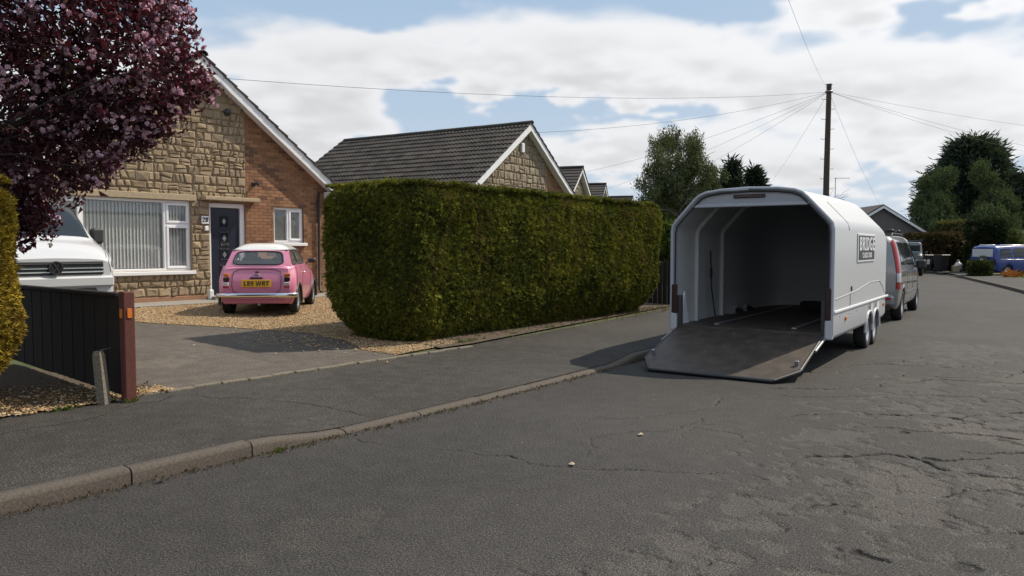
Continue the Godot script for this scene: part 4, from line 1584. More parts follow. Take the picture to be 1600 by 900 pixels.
	lobe_tree("garden_tree", "fresh green feathery tree in front of the huge cypress near the grey bungalow", spot(38.6, 70.0), 70.0, [[1462, 300, 26], [1455, 330, 30], [1475, 350, 30], [1470, 275, 18], [1445, 355, 22], [1490, 370, 24]], Vector3(.055, .085, .036), Vector3(.115, .155, .07), 210.0, .34, .5, r, M.bark, 2.4)
	lobe_tree("garden_tree", "fresh green drooping tree in front of the huge cypress above blue car", spot(43.2, 69.0), 69.0, [[1540, 275, 20], [1545, 305, 26], [1560, 335, 30], [1535, 345, 26], [1585, 345, 24], [1555, 365, 26]], Vector3(.055, .08, .036), Vector3(.12, .155, .07), 210.0, .34, .5, r, M.bark, 2.4)
	lobe_tree("garden_tree", "dark background tree low behind the birch", spot(13.5, 66.0), 66.0, [[1040, 335, 26], [1075, 340, 26], [1105, 335, 22], [1130, 345, 24], [1020, 350, 20]], Vector3(.018, .028, .013), Vector3(.04, .055, .025), 90.0, .5, .5, r, M.bark, 2.0)
	lobe_tree("garden_tree", "dark tree at the edge beyond the flat roofed building", spot(50.5, 72.0), 72.0, [[1605, 335, 26], [1625, 310, 40], [1660, 320, 50], [1640, 360, 50]], Vector3(.02, .032, .015), Vector3(.045, .062, .028), 90.0, .5, .5, r, M.bark, 2.0)
	bare_tree(spot(12.4, 33.5) + Vector3(0, .1, 0), r)
	# ---- plants by the far drive
	var ph := thing("phormium", "orange bronze spiky plant clump at the kerb by the blue car", "plant", spot(25.2, 38.6))
	scatter("leaves", ph, tuft(50, .65, .05, 1.0, r, .3, .1), [Transform3D(Basis(), Vector3(0, .12, 0)), Transform3D(Basis(Vector3.UP, 2.0) * .8, Vector3(.5, .12, .2)), Transform3D(Basis(Vector3.UP, 1.0) * .7, Vector3(-.5, .12, -.2))], [Color(.4, .16, .05), Color(.35, .2, .06), Color(.42, .18, .06)], M.leaf)
	for e in [[26.3, 38.0, "low yellow green shrub in front of the blue car", Vector3(.1, .12, .03), Vector3(.22, .2, .05)], [24.75, 40.6, "dark green mound of leaves at the drive corner by blue car", Vector3(.03, .05, .015), Vector3(.08, .1, .03)]]:
		var s := thing("garden_bush", e[2], "bush", spot(e[0], e[1]))
		hedge_body(s, 0, 0, .6, .5, .1, .85, .55, .1, 160.0, [.1, .18], [e[3], e[4], e[3]], int(e[1] * 10), .3)

func lobe_tree(called: String, label: String, base: Vector3, dist: float, lobes: Array, dark: Vector3, pale: Vector3, dens: float, leaf: float, deep: float, r: RandomNumberGenerator, bark: Material, hang: float):
	var t := thing(called, label, "tree", base)
	var wood := B.new(); var br := B.new()
	var balls := []
	var top := 0.0
	for l in lobes:
		var d := dist * (1.0 + r.randf_range(-.03, .03) * deep * 2.0)
		var c := at_px(l[0], l[1], d) - base
		balls.append([c, l[2] * d / 1200.0])
		top = maxf(top, c.y)
	for k in balls.duplicate():
		if r.randf() < .6: balls.append([Vector3(-k[0].x * .5 + r.randfn(0, .4), k[0].y * r.randf_range(.9, 1.0), -k[0].z * .5 + r.randfn(0, .4)), k[1] * .9])
	limb(wood, Vector3.ZERO, Vector3(0, top * .6, 0), top * .022, top * .012, r, .02)
	obj("trunk", wood, bark, t)
	limb(br, Vector3(0, top * .55, 0), Vector3(.1, top * .95, .1), top * .012, .02, r, .03)
	var xf := [[], []]; var cols := [[], []]
	for k in balls:
		limb(br, Vector3(0, minf(top * .55, k[0].y * .75), 0), k[0], .07, .025, r)
		for i in 7: limb(br, k[0], k[0] + Vector3(r.randfn(0, 1), r.randfn(.2, 1), r.randfn(0, 1)).normalized() * k[1], .022, .01, r)
		for sub_ in 6:
			var w := Vector3(r.randfn(0, 1), r.randfn(0, 1), r.randfn(0, 1)).normalized()
			var sc: Vector3 = k[0] + w * k[1] * r.randf_range(.45, .95)
			var sr: float = k[1] * r.randf_range(.28, .5)
			limb(br, k[0], sc, .03, .012, r)
			for i in int(dens * sr * sr * 1.15) + 3:
				var u := Vector3(r.randfn(0, 1), r.randfn(0, 1), r.randfn(0, 1)).normalized()
				var q: Vector3 = sc + u * sr * pow(r.randf(), .45) * r.randf_range(.85, 1.3)
				var e := r.randi() % 2
				var bs := facing(u + Vector3.DOWN * .5, r, leaf * r.randf_range(.7, 1.3))
				bs = Basis.from_scale(Vector3(1, hang * .5, 1)) * bs
				xf[e].append(Transform3D(bs, q))
				var v := dark.lerp(pale, r.randf()) * r.randf_range(.8, 1.2)
				cols[e].append(Color(v.x, v.y, v.z))
	obj("branches", br, bark, t)
	for e in 2: scatter("crown", t, tuft(12, .8, .22, 1.5, r, .2, .5), xf[e], cols[e], M.leaf)

func conifer(called: String, label: String, base: Vector3, tall: float, wide_: float, r: RandomNumberGenerator, dark: Vector3, pale: Vector3, round_ := 0.0):
	var t := thing(called, label, "tree", base)
	var wood := B.new()
	limb(wood, Vector3.ZERO, Vector3(0, tall * .95, 0), tall * .03, .03, r, .01)
	obj("trunk", wood, M.bark, t)
	var nz := noise(.35, 3, int(tall * 10))
	var rad := func(h: float, a: float):
		var s: float = 1.0 - h
		var w: float = pow(s, .8) if round_ == 0.0 else pow(s, .45)
		return wide_ * w * (1.0 + nz.get_noise_2d(cos(a) * 3.0 + h * 4.0, sin(a) * 3.0 + h * 9.0) * .5)
	var core := B.new(); core.sg = 0
	for j in 10:
		for i in 16:
			var c := []
			for e in [[i, j], [i + 1, j], [i + 1, j + 1], [i, j + 1]]:
				var a: float = TAU * (e[0] % 16) / 16.0; var h: float = .05 + .88 * e[1] / 10.0
				var q: float = rad.call(h, a) * .68
				c.append(Vector3(cos(a) * q, h * tall, sin(a) * q))
			core.q(c[0], c[1], c[2], c[3])
	core.away(0, Vector3(0, tall * .4, 0))
	obj("inner_wood", core, M.core, t)
	var xf := [[], []]; var cols := [[], []]
	for i in int(wide_ * tall * 52.0):
		var h := pow(r.randf(), 1.25)
		var a := r.randf() * TAU
		var q: float = rad.call(h, a) * r.randf_range(.62, 1.08)
		var p := Vector3(cos(a) * q, h * tall, sin(a) * q)
		var d := Vector3(cos(a), .25 + r.randfn(0, .3), sin(a))
		var e := r.randi() % 2
		xf[e].append(Transform3D(facing(d, r, r.randf_range(.6, 1.25) * (.5 + .035 * tall)), p))
		var v := dark.lerp(pale, r.randf()) * r.randf_range(.8, 1.2)
		cols[e].append(Color(v.x, v.y, v.z))
	for e in 2: scatter("foliage", t, tuft(14, .8, .15, .8, r, .12, .3), xf[e], cols[e], M.leaf)

func bare_tree(base: Vector3, r: RandomNumberGenerator):
	var t := thing("bare_shrub", "thin leafless twiggy shrub beside the telegraph pole", "shrub", base)
	var b := B.new()
	limb(b, Vector3.ZERO, Vector3(.05, 1.6, 0), .05, .04, r, .02)
	obj("trunk", b, M.bark, t)
	b = B.new()
	for i in 26:
		var f := Vector3(r.randfn(0, .3), r.randf_range(1.3, 2.2), r.randfn(0, .3))
		var e := Vector3(r.randfn(0, 1.0), r.randf_range(2.6, 3.9), r.randfn(0, 1.0))
		limb(b, f, e, .018, .006, r)
		for k in 3: limb(b, f.lerp(e, .5 + .15 * k), e + Vector3(r.randfn(0, .35), r.randf_range(-.2, .35), r.randfn(0, .35)), .009, .004, r)
	obj("twigs", b, M.bark, t)

func build_litter():
	var r := RandomNumberGenerator.new()
	r.seed = 99
	# dead leaves and grit lying in the gutter and under the hedge
	var xf := []; var cols := []
	var o := Node3D.new()
	for i in 2600:
		var x := r.randf_range(-10, 5)
		var z := zl(x) + absf(r.randfn(0, .05)) + .01
		if r.randf() > .35 + .6 * noise_at(x * 1.5, 3.0) + .25: continue
		xf.append(Transform3D(facing(Vector3.UP + Vector3(r.randfn(0, .3), 0, r.randfn(0, .3)), r, r.randf_range(.008, .022)), Vector3(x, .006, z)))
		var v := Vector3(.07, .05, .03).lerp(Vector3(.16, .11, .06), r.randf())
		cols.append(Color(v.x, v.y, v.z))
	for i in 2200:
		var x := r.randf_range(-1.4, 7.5)
		var z := 7.6 - x * .03 + r.randfn(0, .28)
		xf.append(Transform3D(facing(Vector3.UP + Vector3(r.randfn(0, .3), 0, r.randfn(0, .3)), r, r.randf_range(.01, .03)), Vector3(x, ground_y(x, z) + .036, z)))
		var v := Vector3(.1, .075, .04).lerp(Vector3(.22, .17, .09), r.randf())
		cols.append(Color(v.x, v.y, v.z))
	for i in 1500:
		var x := r.randf_range(-9.5, -5.7)
		var z := 8.6 - absf(r.randfn(0, .6))
		xf.append(Transform3D(facing(Vector3.UP + Vector3(r.randfn(0, .3), 0, r.randfn(0, .3)), r, r.randf_range(.012, .03)), Vector3(x, ground_y(x, z) + .03, z)))
		var v := Vector3(.12, .07, .035).lerp(Vector3(.24, .16, .08), r.randf())
		cols.append(Color(v.x, v.y, v.z))
	o.free()
	var s := scatter(numbered("leaf_litter"), self, tuft(3, 1.0, .8, 1.5, r, 0.0, .6), xf, cols, M.leaf)
	tag(s, "dead leaves and debris along the gutter and hedge foot", "litter", "", "stuff")
	# weeds in the gutter and at the pavement edge
	xf = []; cols = []
	for e in [[-8.55, 10.93, .05], [-6.0, 10.94, .03], [-6.15, 8.75, .05], [-6.7, 8.68, .06], [-.9, 8.25, .07], [-.6, 8.2, .06], [.4, 8.1, .05], [1.6, 8.0, .06], [-5.9, 10.95, .025], [-4.1, 10.93, .02]]:
		for k in 7:
			var x: float = e[0] + r.randfn(0, .09); var z: float = e[1] + r.randfn(0, .015)
			xf.append(Transform3D(facing(Vector3.UP, r, e[2] * r.randf_range(.7, 1.4)), Vector3(x, ground_y(x, z) + .004, z)))
			cols.append(Color(.1, .14, .03))
	s = scatter(numbered("weeds"), self, tuft(12, 1.0, .22, 1.0, r, .2, .15), xf, cols, M.leaf)
	tag(s, "small green weeds sprouting at kerb and pavement edge", "weeds", "", "stuff")
	# two pale stones lying on the road
	for e in [[-4.86, 12.95, .03, "pale chip of stone lying on the road beside the long crack"], [-3.75, 12.9, .032, "tan pebble lying on the road out towards the ramp"]]:
		var b := B.new()
		var m := b.mark()
		var ring := []
		for k in 6: ring.append(Vector3(cos(k * TAU / 6) * r.randf_range(.7, 1.1), .3, sin(k * TAU / 6) * r.randf_range(.6, 1.0)))
		for k in 6:
			b.t(ring[k], ring[(k + 1) % 6], Vector3(.1, .8, 0)); b.t(ring[(k + 1) % 6], ring[k], Vector3(0, -.05, 0))
		b.away(m, Vector3(0, .3, 0))
		var st := obj("pebble", b, M.lintel, null, Transform3D(Basis.from_scale(Vector3.ONE * e[2]), Vector3(e[0], .004, e[1])))
		tag(st, e[3], "pebble")
	# scrap of white paper in the gutter
	var b := B.new()
	var pts := [Vector3(0, 0, 0), Vector3(.05, .012, .01), Vector3(.06, .03, .05), Vector3(.0, .02, .045), Vector3(-.02, .035, .02)]
	for k in 3: b.t(pts[0], pts[k + 1], pts[k + 2])
	b.along(0, Vector3.UP)
	tag(obj("paper_scrap", b, M.white, null, Transform3D(Basis(), Vector3(-6.98, .008, 10.99))), "crumpled scrap of white paper in the gutter below kerb joint", "paper")

# ---------------------------------------------------------------- vehicles
# rear at z = 0, nose towards -z; a section is a half outline from sill to roof centre
class Body:
	var st: Array
	var arches := []
	var lean := 0.0
	var straight := false
	var lean_y := Vector2(.45, .95)
	var n := 0
	func _init(stations: Array):
		st = stations
		n = st[0][1].size()
	func pt(z: float, v: float, side := 1.0) -> Vector3:
		var i := 0
		while i < st.size() - 2 and z > st[i + 1][0]: i += 1
		var p: Array = []
		var j := clampi(int(floor(v)), 0, n - 2)
		var f := v - j
		var h: float = st[i + 1][0] - st[i][0]
		var u := clampf((z - st[i][0]) / h, 0, 1)
		for k in [j - 1, j, j + 1, j + 2]:
			var e := clampi(k, 0, n - 1)
			var a: Vector2 = st[i][1][e]; var b: Vector2 = st[i + 1][1][e]
			var l: int = maxi(i - 1, 0); var m: int = mini(i + 2, st.size() - 1)
			var ma: Vector2 = (b - st[l][1][e]) / (st[i + 1][0] - st[l][0]) if l < i else (b - a) / h
			var mb: Vector2 = (st[m][1][e] - a) / (st[m][0] - st[i][0]) if m > i + 1 else (b - a) / h
			var q := a * (1 + 2 * u) * (1 - u) * (1 - u) + ma * h * u * (1 - u) * (1 - u) + b * u * u * (3 - 2 * u) + mb * h * u * u * (u - 1)
			if k > n - 1: q = Vector2(-q.x, q.y) if e == n - 1 else q
			p.append(q)
		if j + 2 > n - 1: p[3] = Vector2(-p[1].x, p[1].y)
		var c: Vector2 = p[1].lerp(p[2], f) if straight else p[1].cubic_interpolate(p[2], p[0], p[3], f)
		for a in arches:
			var dz: float = absf(z - a[0])
			if dz < a[2]: c.y = maxf(c.y, a[1] + sqrt(a[2] * a[2] - dz * dz))
		var zz := z
		if lean != 0.0: zz += lean * smoothstep(lean_y.x, lean_y.y, c.y) * clampf(1.0 - z / .6, 0, 1)
		return Vector3(c.x * side, c.y, -zz)
	func nrm(z: float, v: float, side: float) -> Vector3:
		var a := pt(z + .02, v, side) - pt(z - .02, v, side)
		var b := pt(z, minf(v + .05, n - 1.0), side) - pt(z, v - .05, side)
		var q := a.cross(b).normalized()
		var c := pt(z, v, side)
		if q.dot(Vector3(c.x, c.y - .6, 0)) < 0: q = -q
		return q
	func shell(b: B, dz := .06, sub := 3, caps := true):
		var z0: float = st[0][0]; var z1: float = st[-1][0]
		var zs := []
		var m := int((z1 - z0) / dz) + 1
		for i in m + 1: zs.append(lerpf(z0, z1, float(i) / m))
		for a in arches:
			for k in [-1.0, -.985, -.94, -.85, .85, .94, .985, 1.0]: zs.append(a[0] + a[2] * k)
		zs.sort()
		var nv := (n - 1) * sub
		var from := b.mark()
		b.sg = 1
		for s in [1.0, -1.0]:
			var prev := []
			for z in zs:
				var row := []
				for k in nv + 1: row.append(pt(z, float(k) / sub, s))
				if prev.size():
					for k in nv: b.q(prev[k], row[k], row[k + 1], prev[k + 1])
				prev = row
		b.away(from, Vector3(0, .62, -(z0 + z1) / 2))
		if caps:
			b.sg = 2
			for e in [[z0, Vector3(0, 0, 1)], [z1, Vector3(0, 0, -1)]]:
				from = b.mark()
				for k in nv:
					b.q(pt(e[0], float(k) / sub, 1), pt(e[0], float(k + 1) / sub, 1), pt(e[0], float(k + 1) / sub, -1), pt(e[0], float(k) / sub, -1))
				b.along(from, e[1])
	func patch(b: B, q: Array, side: float, off: float, soft := .1, nu := 10, nv := 8):      # q: four (z, v) corners
		var from := b.mark()
		b.sg = 3
		var rows := []
		for j in nv + 1:
			var row := []
			for i in nu + 1:
				var x := 2.0 * i / nu - 1; var y := 2.0 * j / nv - 1
				var xx := x * sqrt(1 - y * y * soft); var yy := y * sqrt(1 - x * x * soft)
				var u := xx * .5 + .5; var w := yy * .5 + .5
				var zv: Vector2 = q[0].lerp(q[1], u).lerp(q[3].lerp(q[2], u), w)
				row.append(pt(zv.x, zv.y, side) + nrm(zv.x, zv.y, side) * off)
			rows.append(row)
		for j in nv:
			for i in nu: b.q(rows[j][i], rows[j][i + 1], rows[j + 1][i + 1], rows[j + 1][i])
		var c := pt(q[0].x, q[0].y, side)
		b.away(from, Vector3(0, .4, (rows[0][0].z + rows[nv][nu].z) / 2))
	func line(b: B, pts: Array, side: float, rad: float, off := 0.0):
		var path := []
		for i in pts.size() - 1:
			for k in 5: path.append(pts[i].lerp(pts[i + 1], k / 5.0))
		path.append(pts[-1])
		var w := []
		for p in path: w.append(pt(p.x, p.y, side) + nrm(p.x, p.y, side) * off)
		b.tube(w, [rad], 5)

func sect(a: Array) -> Array:
	var r := []
	for i in range(0, a.size(), 2): r.append(Vector2(a[i], a[i + 1]))
	return r

func wheel(car: Node3D, at: Vector3, r: float, w: float, side: float, holes := 8):
	var x := Transform3D(Basis(Vector3(0, 0, 1), -PI / 2 * side), at)
	var b := B.new(); b.sg = 0
	b.lathe([Vector2(r * .62, -w / 2), Vector2(r * .9, -w / 2), Vector2(r * .985, -w * .4), Vector2(r, -w * .25), Vector2(r, w * .25), Vector2(r * .985, w * .4), Vector2(r * .9, w / 2), Vector2(r * .64, w / 2), Vector2(r * .62, w * .42), Vector2(r * .62, -w / 2)], 28)
	var t := obj("wheel", b, M.rubber, car, x)
	b = B.new(); b.sg = 0
	b.lathe([Vector2(0, w * .36), Vector2(r * .16, w * .38), Vector2(r * .2, w * .28), Vector2(r * .45, w * .3), Vector2(r * .56, w * .42), Vector2(r * .625, w * .46), Vector2(r * .63, w * .3), Vector2(r * .6, -w * .4), Vector2(0, -w * .4)], 28)
	obj("rim", b, M.alloy, t)
	for k in holes:
		b = B.new()
		var a := TAU * k / holes
		b.cbox(Vector3(cos(a), 0, sin(a)) * r * .36 + Vector3(0, w * .29, 0), Vector3(r * .2, w * .06, r * 1.1 / holes), .008, Basis(Vector3.UP, -a))
		obj("rim_slot", b, M.dark, t)

# a body panel with a glazed opening in it, over four corners (bottom left, bottom right, top right, top left)
func glazed(car: Node3D, frame: B, c: Array, win: Array, bulge: Vector3, n := 5.0):
	var pt := func(u: float, v: float): return c[0].lerp(c[1], u).lerp(c[3].lerp(c[2], u), v) + bulge * (4 * u * (1 - u)) * (.4 + .6 * 4 * v * (1 - v))
	var cu: float = (win[0] + win[2]) / 2; var cv: float = (win[1] + win[3]) / 2
	var a: float = (win[2] - win[0]) / 2; var e: float = (win[3] - win[1]) / 2
	var angs := []
	for k in 48: angs.append(TAU * k / 48.0)
	for k in [[1, 1], [0, 1], [0, 0], [1, 0]]: angs.append(fposmod(atan2(k[1] - cv, k[0] - cu), TAU))
	angs.sort()
	var inner := []; var outer := []
	for f in angs:
		var d := Vector2(cos(f), sin(f))
		var r := pow(pow(absf(d.x) / a, n) + pow(absf(d.y) / e, n), -1.0 / n)
		inner.append(pt.call(cu + d.x * r, cv + d.y * r))
		var tx: float = ((1.0 - cu) / d.x if d.x > 0 else -cu / d.x) if absf(d.x) > 1e-6 else 1e9
		var ty: float = ((1.0 - cv) / d.y if d.y > 0 else -cv / d.y) if absf(d.y) > 1e-6 else 1e9
		var s := minf(tx, ty)
		outer.append(pt.call(clampf(cu + d.x * s, 0, 1), clampf(cv + d.y * s, 0, 1)))
	var m := angs.size()
	var from := frame.mark()
	frame.sg = 5
	for k in m: frame.q(inner[k], outer[k], outer[(k + 1) % m], inner[(k + 1) % m])
	frame.along(from, bulge)
	var g := B.new(); g.sg = 0
	var mid: Vector3 = pt.call(cu, cv)
	for k in m: g.t(mid, inner[k], inner[(k + 1) % m])
	g.along(0, bulge)
	var pane := obj("window", g, M.pane, car)
	var s := B.new()
	var loop := inner.duplicate(); loop.append(inner[0])
	s.tube(loop, [.013], 6, false)
	obj("seal", s, M.rubber, pane)

func build_mini():
	var full := [.55, .2, .62, .19, .675, .32, .7, .5, .695, .72, .655, .87, .585, .92, 0, .94]
	var bd := Body.new([
		[0.0, sect([.46, .3, .52, .3, .575, .38, .6, .5, .59, .68, .56, .81, .5, .86, 0, .88])],
		[.03, sect([.52, .25, .57, .26, .625, .36, .65, .5, .64, .7, .605, .835, .54, .885, 0, .9])],
		[.1, sect([.55, .21, .61, .21, .665, .33, .69, .5, .685, .715, .645, .86, .575, .91, 0, .925])],
		[.25, sect(full)], [1.2, sect(full)],
		[2.0, sect([.55, .2, .62, .19, .675, .32, .7, .5, .69, .72, .64, .86, .56, .91, 0, .94])],
		[2.6, sect([.55, .22, .62, .21, .665, .33, .685, .5, .665, .68, .6, .79, .5, .84, 0, .88])],
		[2.9, sect([.5, .25, .56, .25, .61, .36, .625, .5, .6, .64, .55, .73, .45, .77, 0, .8])],
		[3.03, sect([.42, .3, .46, .3, .5, .4, .52, .5, .5, .6, .46, .66, .4, .69, 0, .71])]])
	bd.arches = [[.47, .25, .315], [2.5, .25, .315]]
	bd.lean = .13
	bd.lean_y = Vector2(.5, .95)
	var c := thing("small_car", "pink vintage small hatch with white roof parked on the gravel", "car", Vector3(-1.41, ground_y(-1.1, 3.0) + .03, 3.5), deg_to_rad(-44.4))
	var b := B.new()
	bd.shell(b, .05, 3)
	obj("body", b, M.pink, c)
	# cabin
	var fr := B.new()
	var r0 := Vector3(.6, .875, -.15); var r1 := Vector3(.505, 1.205, -.42)
	var f0 := Vector3(.605, .9, -1.98); var f1 := Vector3(.505, 1.21, -1.6)
	var mx := func(v: Vector3): return Vector3(-v.x, v.y, v.z)
	glazed(c, fr, [mx.call(r0), r0, r1, mx.call(r1)], [.1, .16, .9, .9], Vector3(0, .01, .045), 6.0)
	glazed(c, fr, [f0, mx.call(f0), mx.call(f1), f1], [.06, .12, .94, .93], Vector3(0, .01, -.06), 7.0)
	for s in [1.0, -1.0]:
		var k := func(v: Vector3): return Vector3(v.x * s, v.y, v.z)
		var bm := r0.lerp(f0, .45); var tm := r1.lerp(f1, .42)
		glazed(c, fr, [k.call(r0), k.call(bm), k.call(tm), k.call(r1)], [.2, .14, .95, .93], Vector3(.012 * s, 0, 0), 6.0)
		glazed(c, fr, [k.call(bm), k.call(f0), k.call(f1), k.call(tm)], [.05, .14, .86, .93], Vector3(.012 * s, 0, 0), 6.0)
	obj("pillars", fr, M.pink, c)
	b = B.new(); b.sg = 1
	var rf := func(u: float, v: float):
		var p: Vector3 = mx.call(r1).lerp(r1, u).lerp(mx.call(f1).lerp(f1, u), v)
		var k := (1 - pow(absf(2 * u - 1), 4.5)) * (1 - pow(absf(2 * v - 1), 5.0))
		p += Vector3(0, .135 * k, 0)
		p += Vector3((2 * u - 1) * .012, 0, -(2 * v - 1) * .02)
		return p
	for i in 16:
		for j in 16: b.q(rf.call(i / 16.0, j / 16.0), rf.call((i + 1) / 16.0, j / 16.0), rf.call((i + 1) / 16.0, (j + 1) / 16.0), rf.call(i / 16.0, (j + 1) / 16.0))
	b.along(0, Vector3.UP)
	obj("roof", b, M.cream, c)
	b = B.new()
	b.tube([mx.call(r1), r1, r1.lerp(f1, .5) + Vector3(.01, 0, 0), f1, mx.call(f1), mx.call(r1).lerp(mx.call(f1), .5) - Vector3(.01, 0, 0), mx.call(r1)], [.014], 6)
	obj("roof_gutter", b, M.trim, c)
	b = B.new()
	b.cbox(Vector3(0, .952, -1.05), Vector3(1.14, .02, 1.66), .005)
	b.cbox(Vector3(0, .98, -1.8), Vector3(1.1, .1, .16), .03)
	obj("interior_trim", b, M.seat, c)
	for s in [-.29, .29]:
		b = B.new()
		b.cbox(Vector3(s, 1.0, -1.05), Vector3(.4, .14, .12), .05)
		b.cbox(Vector3(s, 1.12, -1.04), Vector3(.24, .12, .08), .035)
		obj("seat", b, M.seat, c)
	b = B.new()
	b.cbox(Vector3(0, .975, -.42), Vector3(1.0, .05, .2), .02)
	obj("rear_shelf", b, M.seat, c)
	b = B.new()
	var ring := []
	for k in 17: ring.append(Vector3(.29 + cos(k * TAU / 16) * .17, 1.0 + sin(k * TAU / 16) * .14, -1.62 + sin(k * TAU / 16) * .06))
	b.tube(ring, [.012], 6, false)
	obj("steering_wheel", b, M.black, c)
	b = B.new()
	b.cbox(Vector3(0, 1.17, -1.58), Vector3(.2, .05, .03), .012)
	obj("rear_view_mirror", b, M.black, c)
	# tail: boot lid line, handle, badge, plate, lamps, bumper
	var zr_ := func(y: float): return bd.pt(0.0, 4.0).z * 0.0 - bd.lean * smoothstep(.5, .95, y) + .004
	b = B.new()
	var lid := []
	for k in 33:
		var a := TAU * k / 32.0
		var d := Vector2(cos(a), sin(a))
		var r := pow(pow(absf(d.x) / .44, 6.0) + pow(absf(d.y) / .225, 6.0), -1.0 / 6)
		var y := .625 + d.y * r
		lid.append(Vector3(d.x * r, y, zr_.call(y) - .002))
	b.tube(lid, [.006], 5, false)
	obj("boot_seam", b, M.darkred, c)
	b = B.new()
	var up := atan2(bd.lean * 1.6, .45)
	b.cbox(Vector3(0, .69, zr_.call(.69) + .015), Vector3(.24, .03, .03), .01)
	b.cbox(Vector3(0, .80, zr_.call(.8) + .012), Vector3(.075, .024, .02), .008)
	obj("boot_handle", b, M.black, c)
	b = B.new()
	b.cbox(Vector3(0, .745, zr_.call(.745) + .006), Vector3(.09, .028, .012), .006)
	obj("badge", b, M.steel, c)
	b = B.new()
	b.cbox(Vector3(0, .588, zr_.call(.588) + .016), Vector3(.53, .135, .012), .004, Basis(Vector3.RIGHT, -.12))
	var pl := obj("number_plate", b, M.plate, c)
	obj("plate_lettering", text("L89 WRT", .083, .004, true), M.black, pl, Transform3D(Basis(Vector3.RIGHT, -.12), Vector3(0, .586, zr_.call(.588) + .0245)))
	for s in [-1.0, 1.0]:
		for e in [[.735, .07, M.amber], [.655, .085, M.darkred], [.575, .065, M.clear], [.525, .03, M.red]]:
			b = B.new()
			b.cbox(Vector3(.545 * s, e[0], zr_.call(e[0]) - .018), Vector3(.105, e[1], .07), .008, Basis(Vector3.UP, .3 * s))
			obj("tail_lamp", b, e[2], c)
	b = B.new(); b.sg = 1
	var bp := []
	for e in [[-.71, .12], [-.69, -.01], [-.62, -.055], [-.3, -.075], [0, -.08], [.3, -.075], [.62, -.055], [.69, -.01], [.71, .12]]: bp.append(Vector3(e[0], .37, -e[1]))
	var pr := [Vector2(0, -.045), Vector2(.022, -.04), Vector2(.035, -.015), Vector2(.035, .015), Vector2(.022, .04), Vector2(0, .045)]
	for i in bp.size() - 1:
		for k in pr.size() - 1:
			var o := func(e: int, f: Vector2):
				var d: Vector3 = bp[mini(e + 1, bp.size() - 1)] - bp[maxi(e - 1, 0)]
				var nn := Vector3(-d.z, 0, d.x).normalized() * -1.0
				if nn.dot(bp[e] - Vector3(0, .37, -.5)) < 0: nn = -nn
				return bp[e] + nn * f.x + Vector3(0, f.y, 0)
			b.q(o.call(i, pr[k]), o.call(i + 1, pr[k]), o.call(i + 1, pr[k + 1]), o.call(i, pr[k + 1]))
	b.away(0, Vector3(0, .37, -.4))
	obj("bumper", b, M.chrome, c)
	b = B.new()
	b.cbox(Vector3(0, .27, -.06), Vector3(1.16, .12, .06), .02)
	obj("rear_valance", b, M.pink, c)
	b = B.new()
	b.tube([Vector3(.05, .2, -.2), Vector3(.05, .2, .03)], [.022], 8)
	obj("exhaust", b, M.chrome, c)
	b = B.new()
	b.box(Vector3(0, .36, -1.5), Vector3(1.16, .3, 2.7))
	obj("underbody", b, M.dark, c)
	for s in [-1.0, 1.0]:
		for z in [.47, 2.5]:
			wheel(c, Vector3(.6 * s, .262, -z), .262, .17, s, 8)
			b = B.new()
			var arc := []
			for k in 15:
				var a := PI * (k / 14.0 * 1.12 - .06)
				arc.append(Vector3(.695 * s, .25 + sin(a) * .325, -z + cos(a) * .325))
			b.tube(arc, [.028], 6)
			obj("arch_flare", b, M.trim, c)
		b = B.new()
		bd.line(b, [Vector2(.83, 1.3), Vector2(.83, 2.5), Vector2(.92, 3.5), Vector2(1.0, 5.4)], s, .005)
		bd.line(b, [Vector2(2.02, 2.0), Vector2(2.02, 5.2)], s, .005)
		bd.line(b, [Vector2(.95, 1.25), Vector2(2.02, 1.25)], s, .005)
		bd.line(b, [Vector2(.22, 1.6), Vector2(.26, 4.0), Vector2(.34, 5.6)], s, .006)
		obj("door_seam", b, M.darkred, c)
		b = B.new()
		b.tube([bd.pt(1.06, 4.3, s), bd.pt(1.06, 4.3, s) + Vector3(.03 * s, 0, 0), bd.pt(1.16, 4.3, s) + Vector3(.03 * s, 0, 0)], [.009], 6)
		obj("door_handle", b, M.chrome, c)
		b = B.new()
		b.tube([Vector3(.64 * s, .92, -1.72), Vector3(.72 * s, .97, -1.7)], [.01], 6)
		b.cbox(Vector3(.775 * s, .99, -1.69), Vector3(.16, .1, .06), .025)
		obj("door_mirror", b, M.trim if s > 0 else M.chrome, c)

func van_parts(c: Node3D, bd: Body, z0: float, z1: float, track: float, r: float):
	var b := B.new()
	b.box(Vector3(0, .5, -(z0 + z1) / 2), Vector3(1.5, .4, z1 - z0 + 1.2))
	obj("underbody", b, M.dark, c)
	for s in [-1.0, 1.0]:
		for z in [z0, z1]: wheel(c, Vector3(track * s, r, -z), r, .215, s, 5)

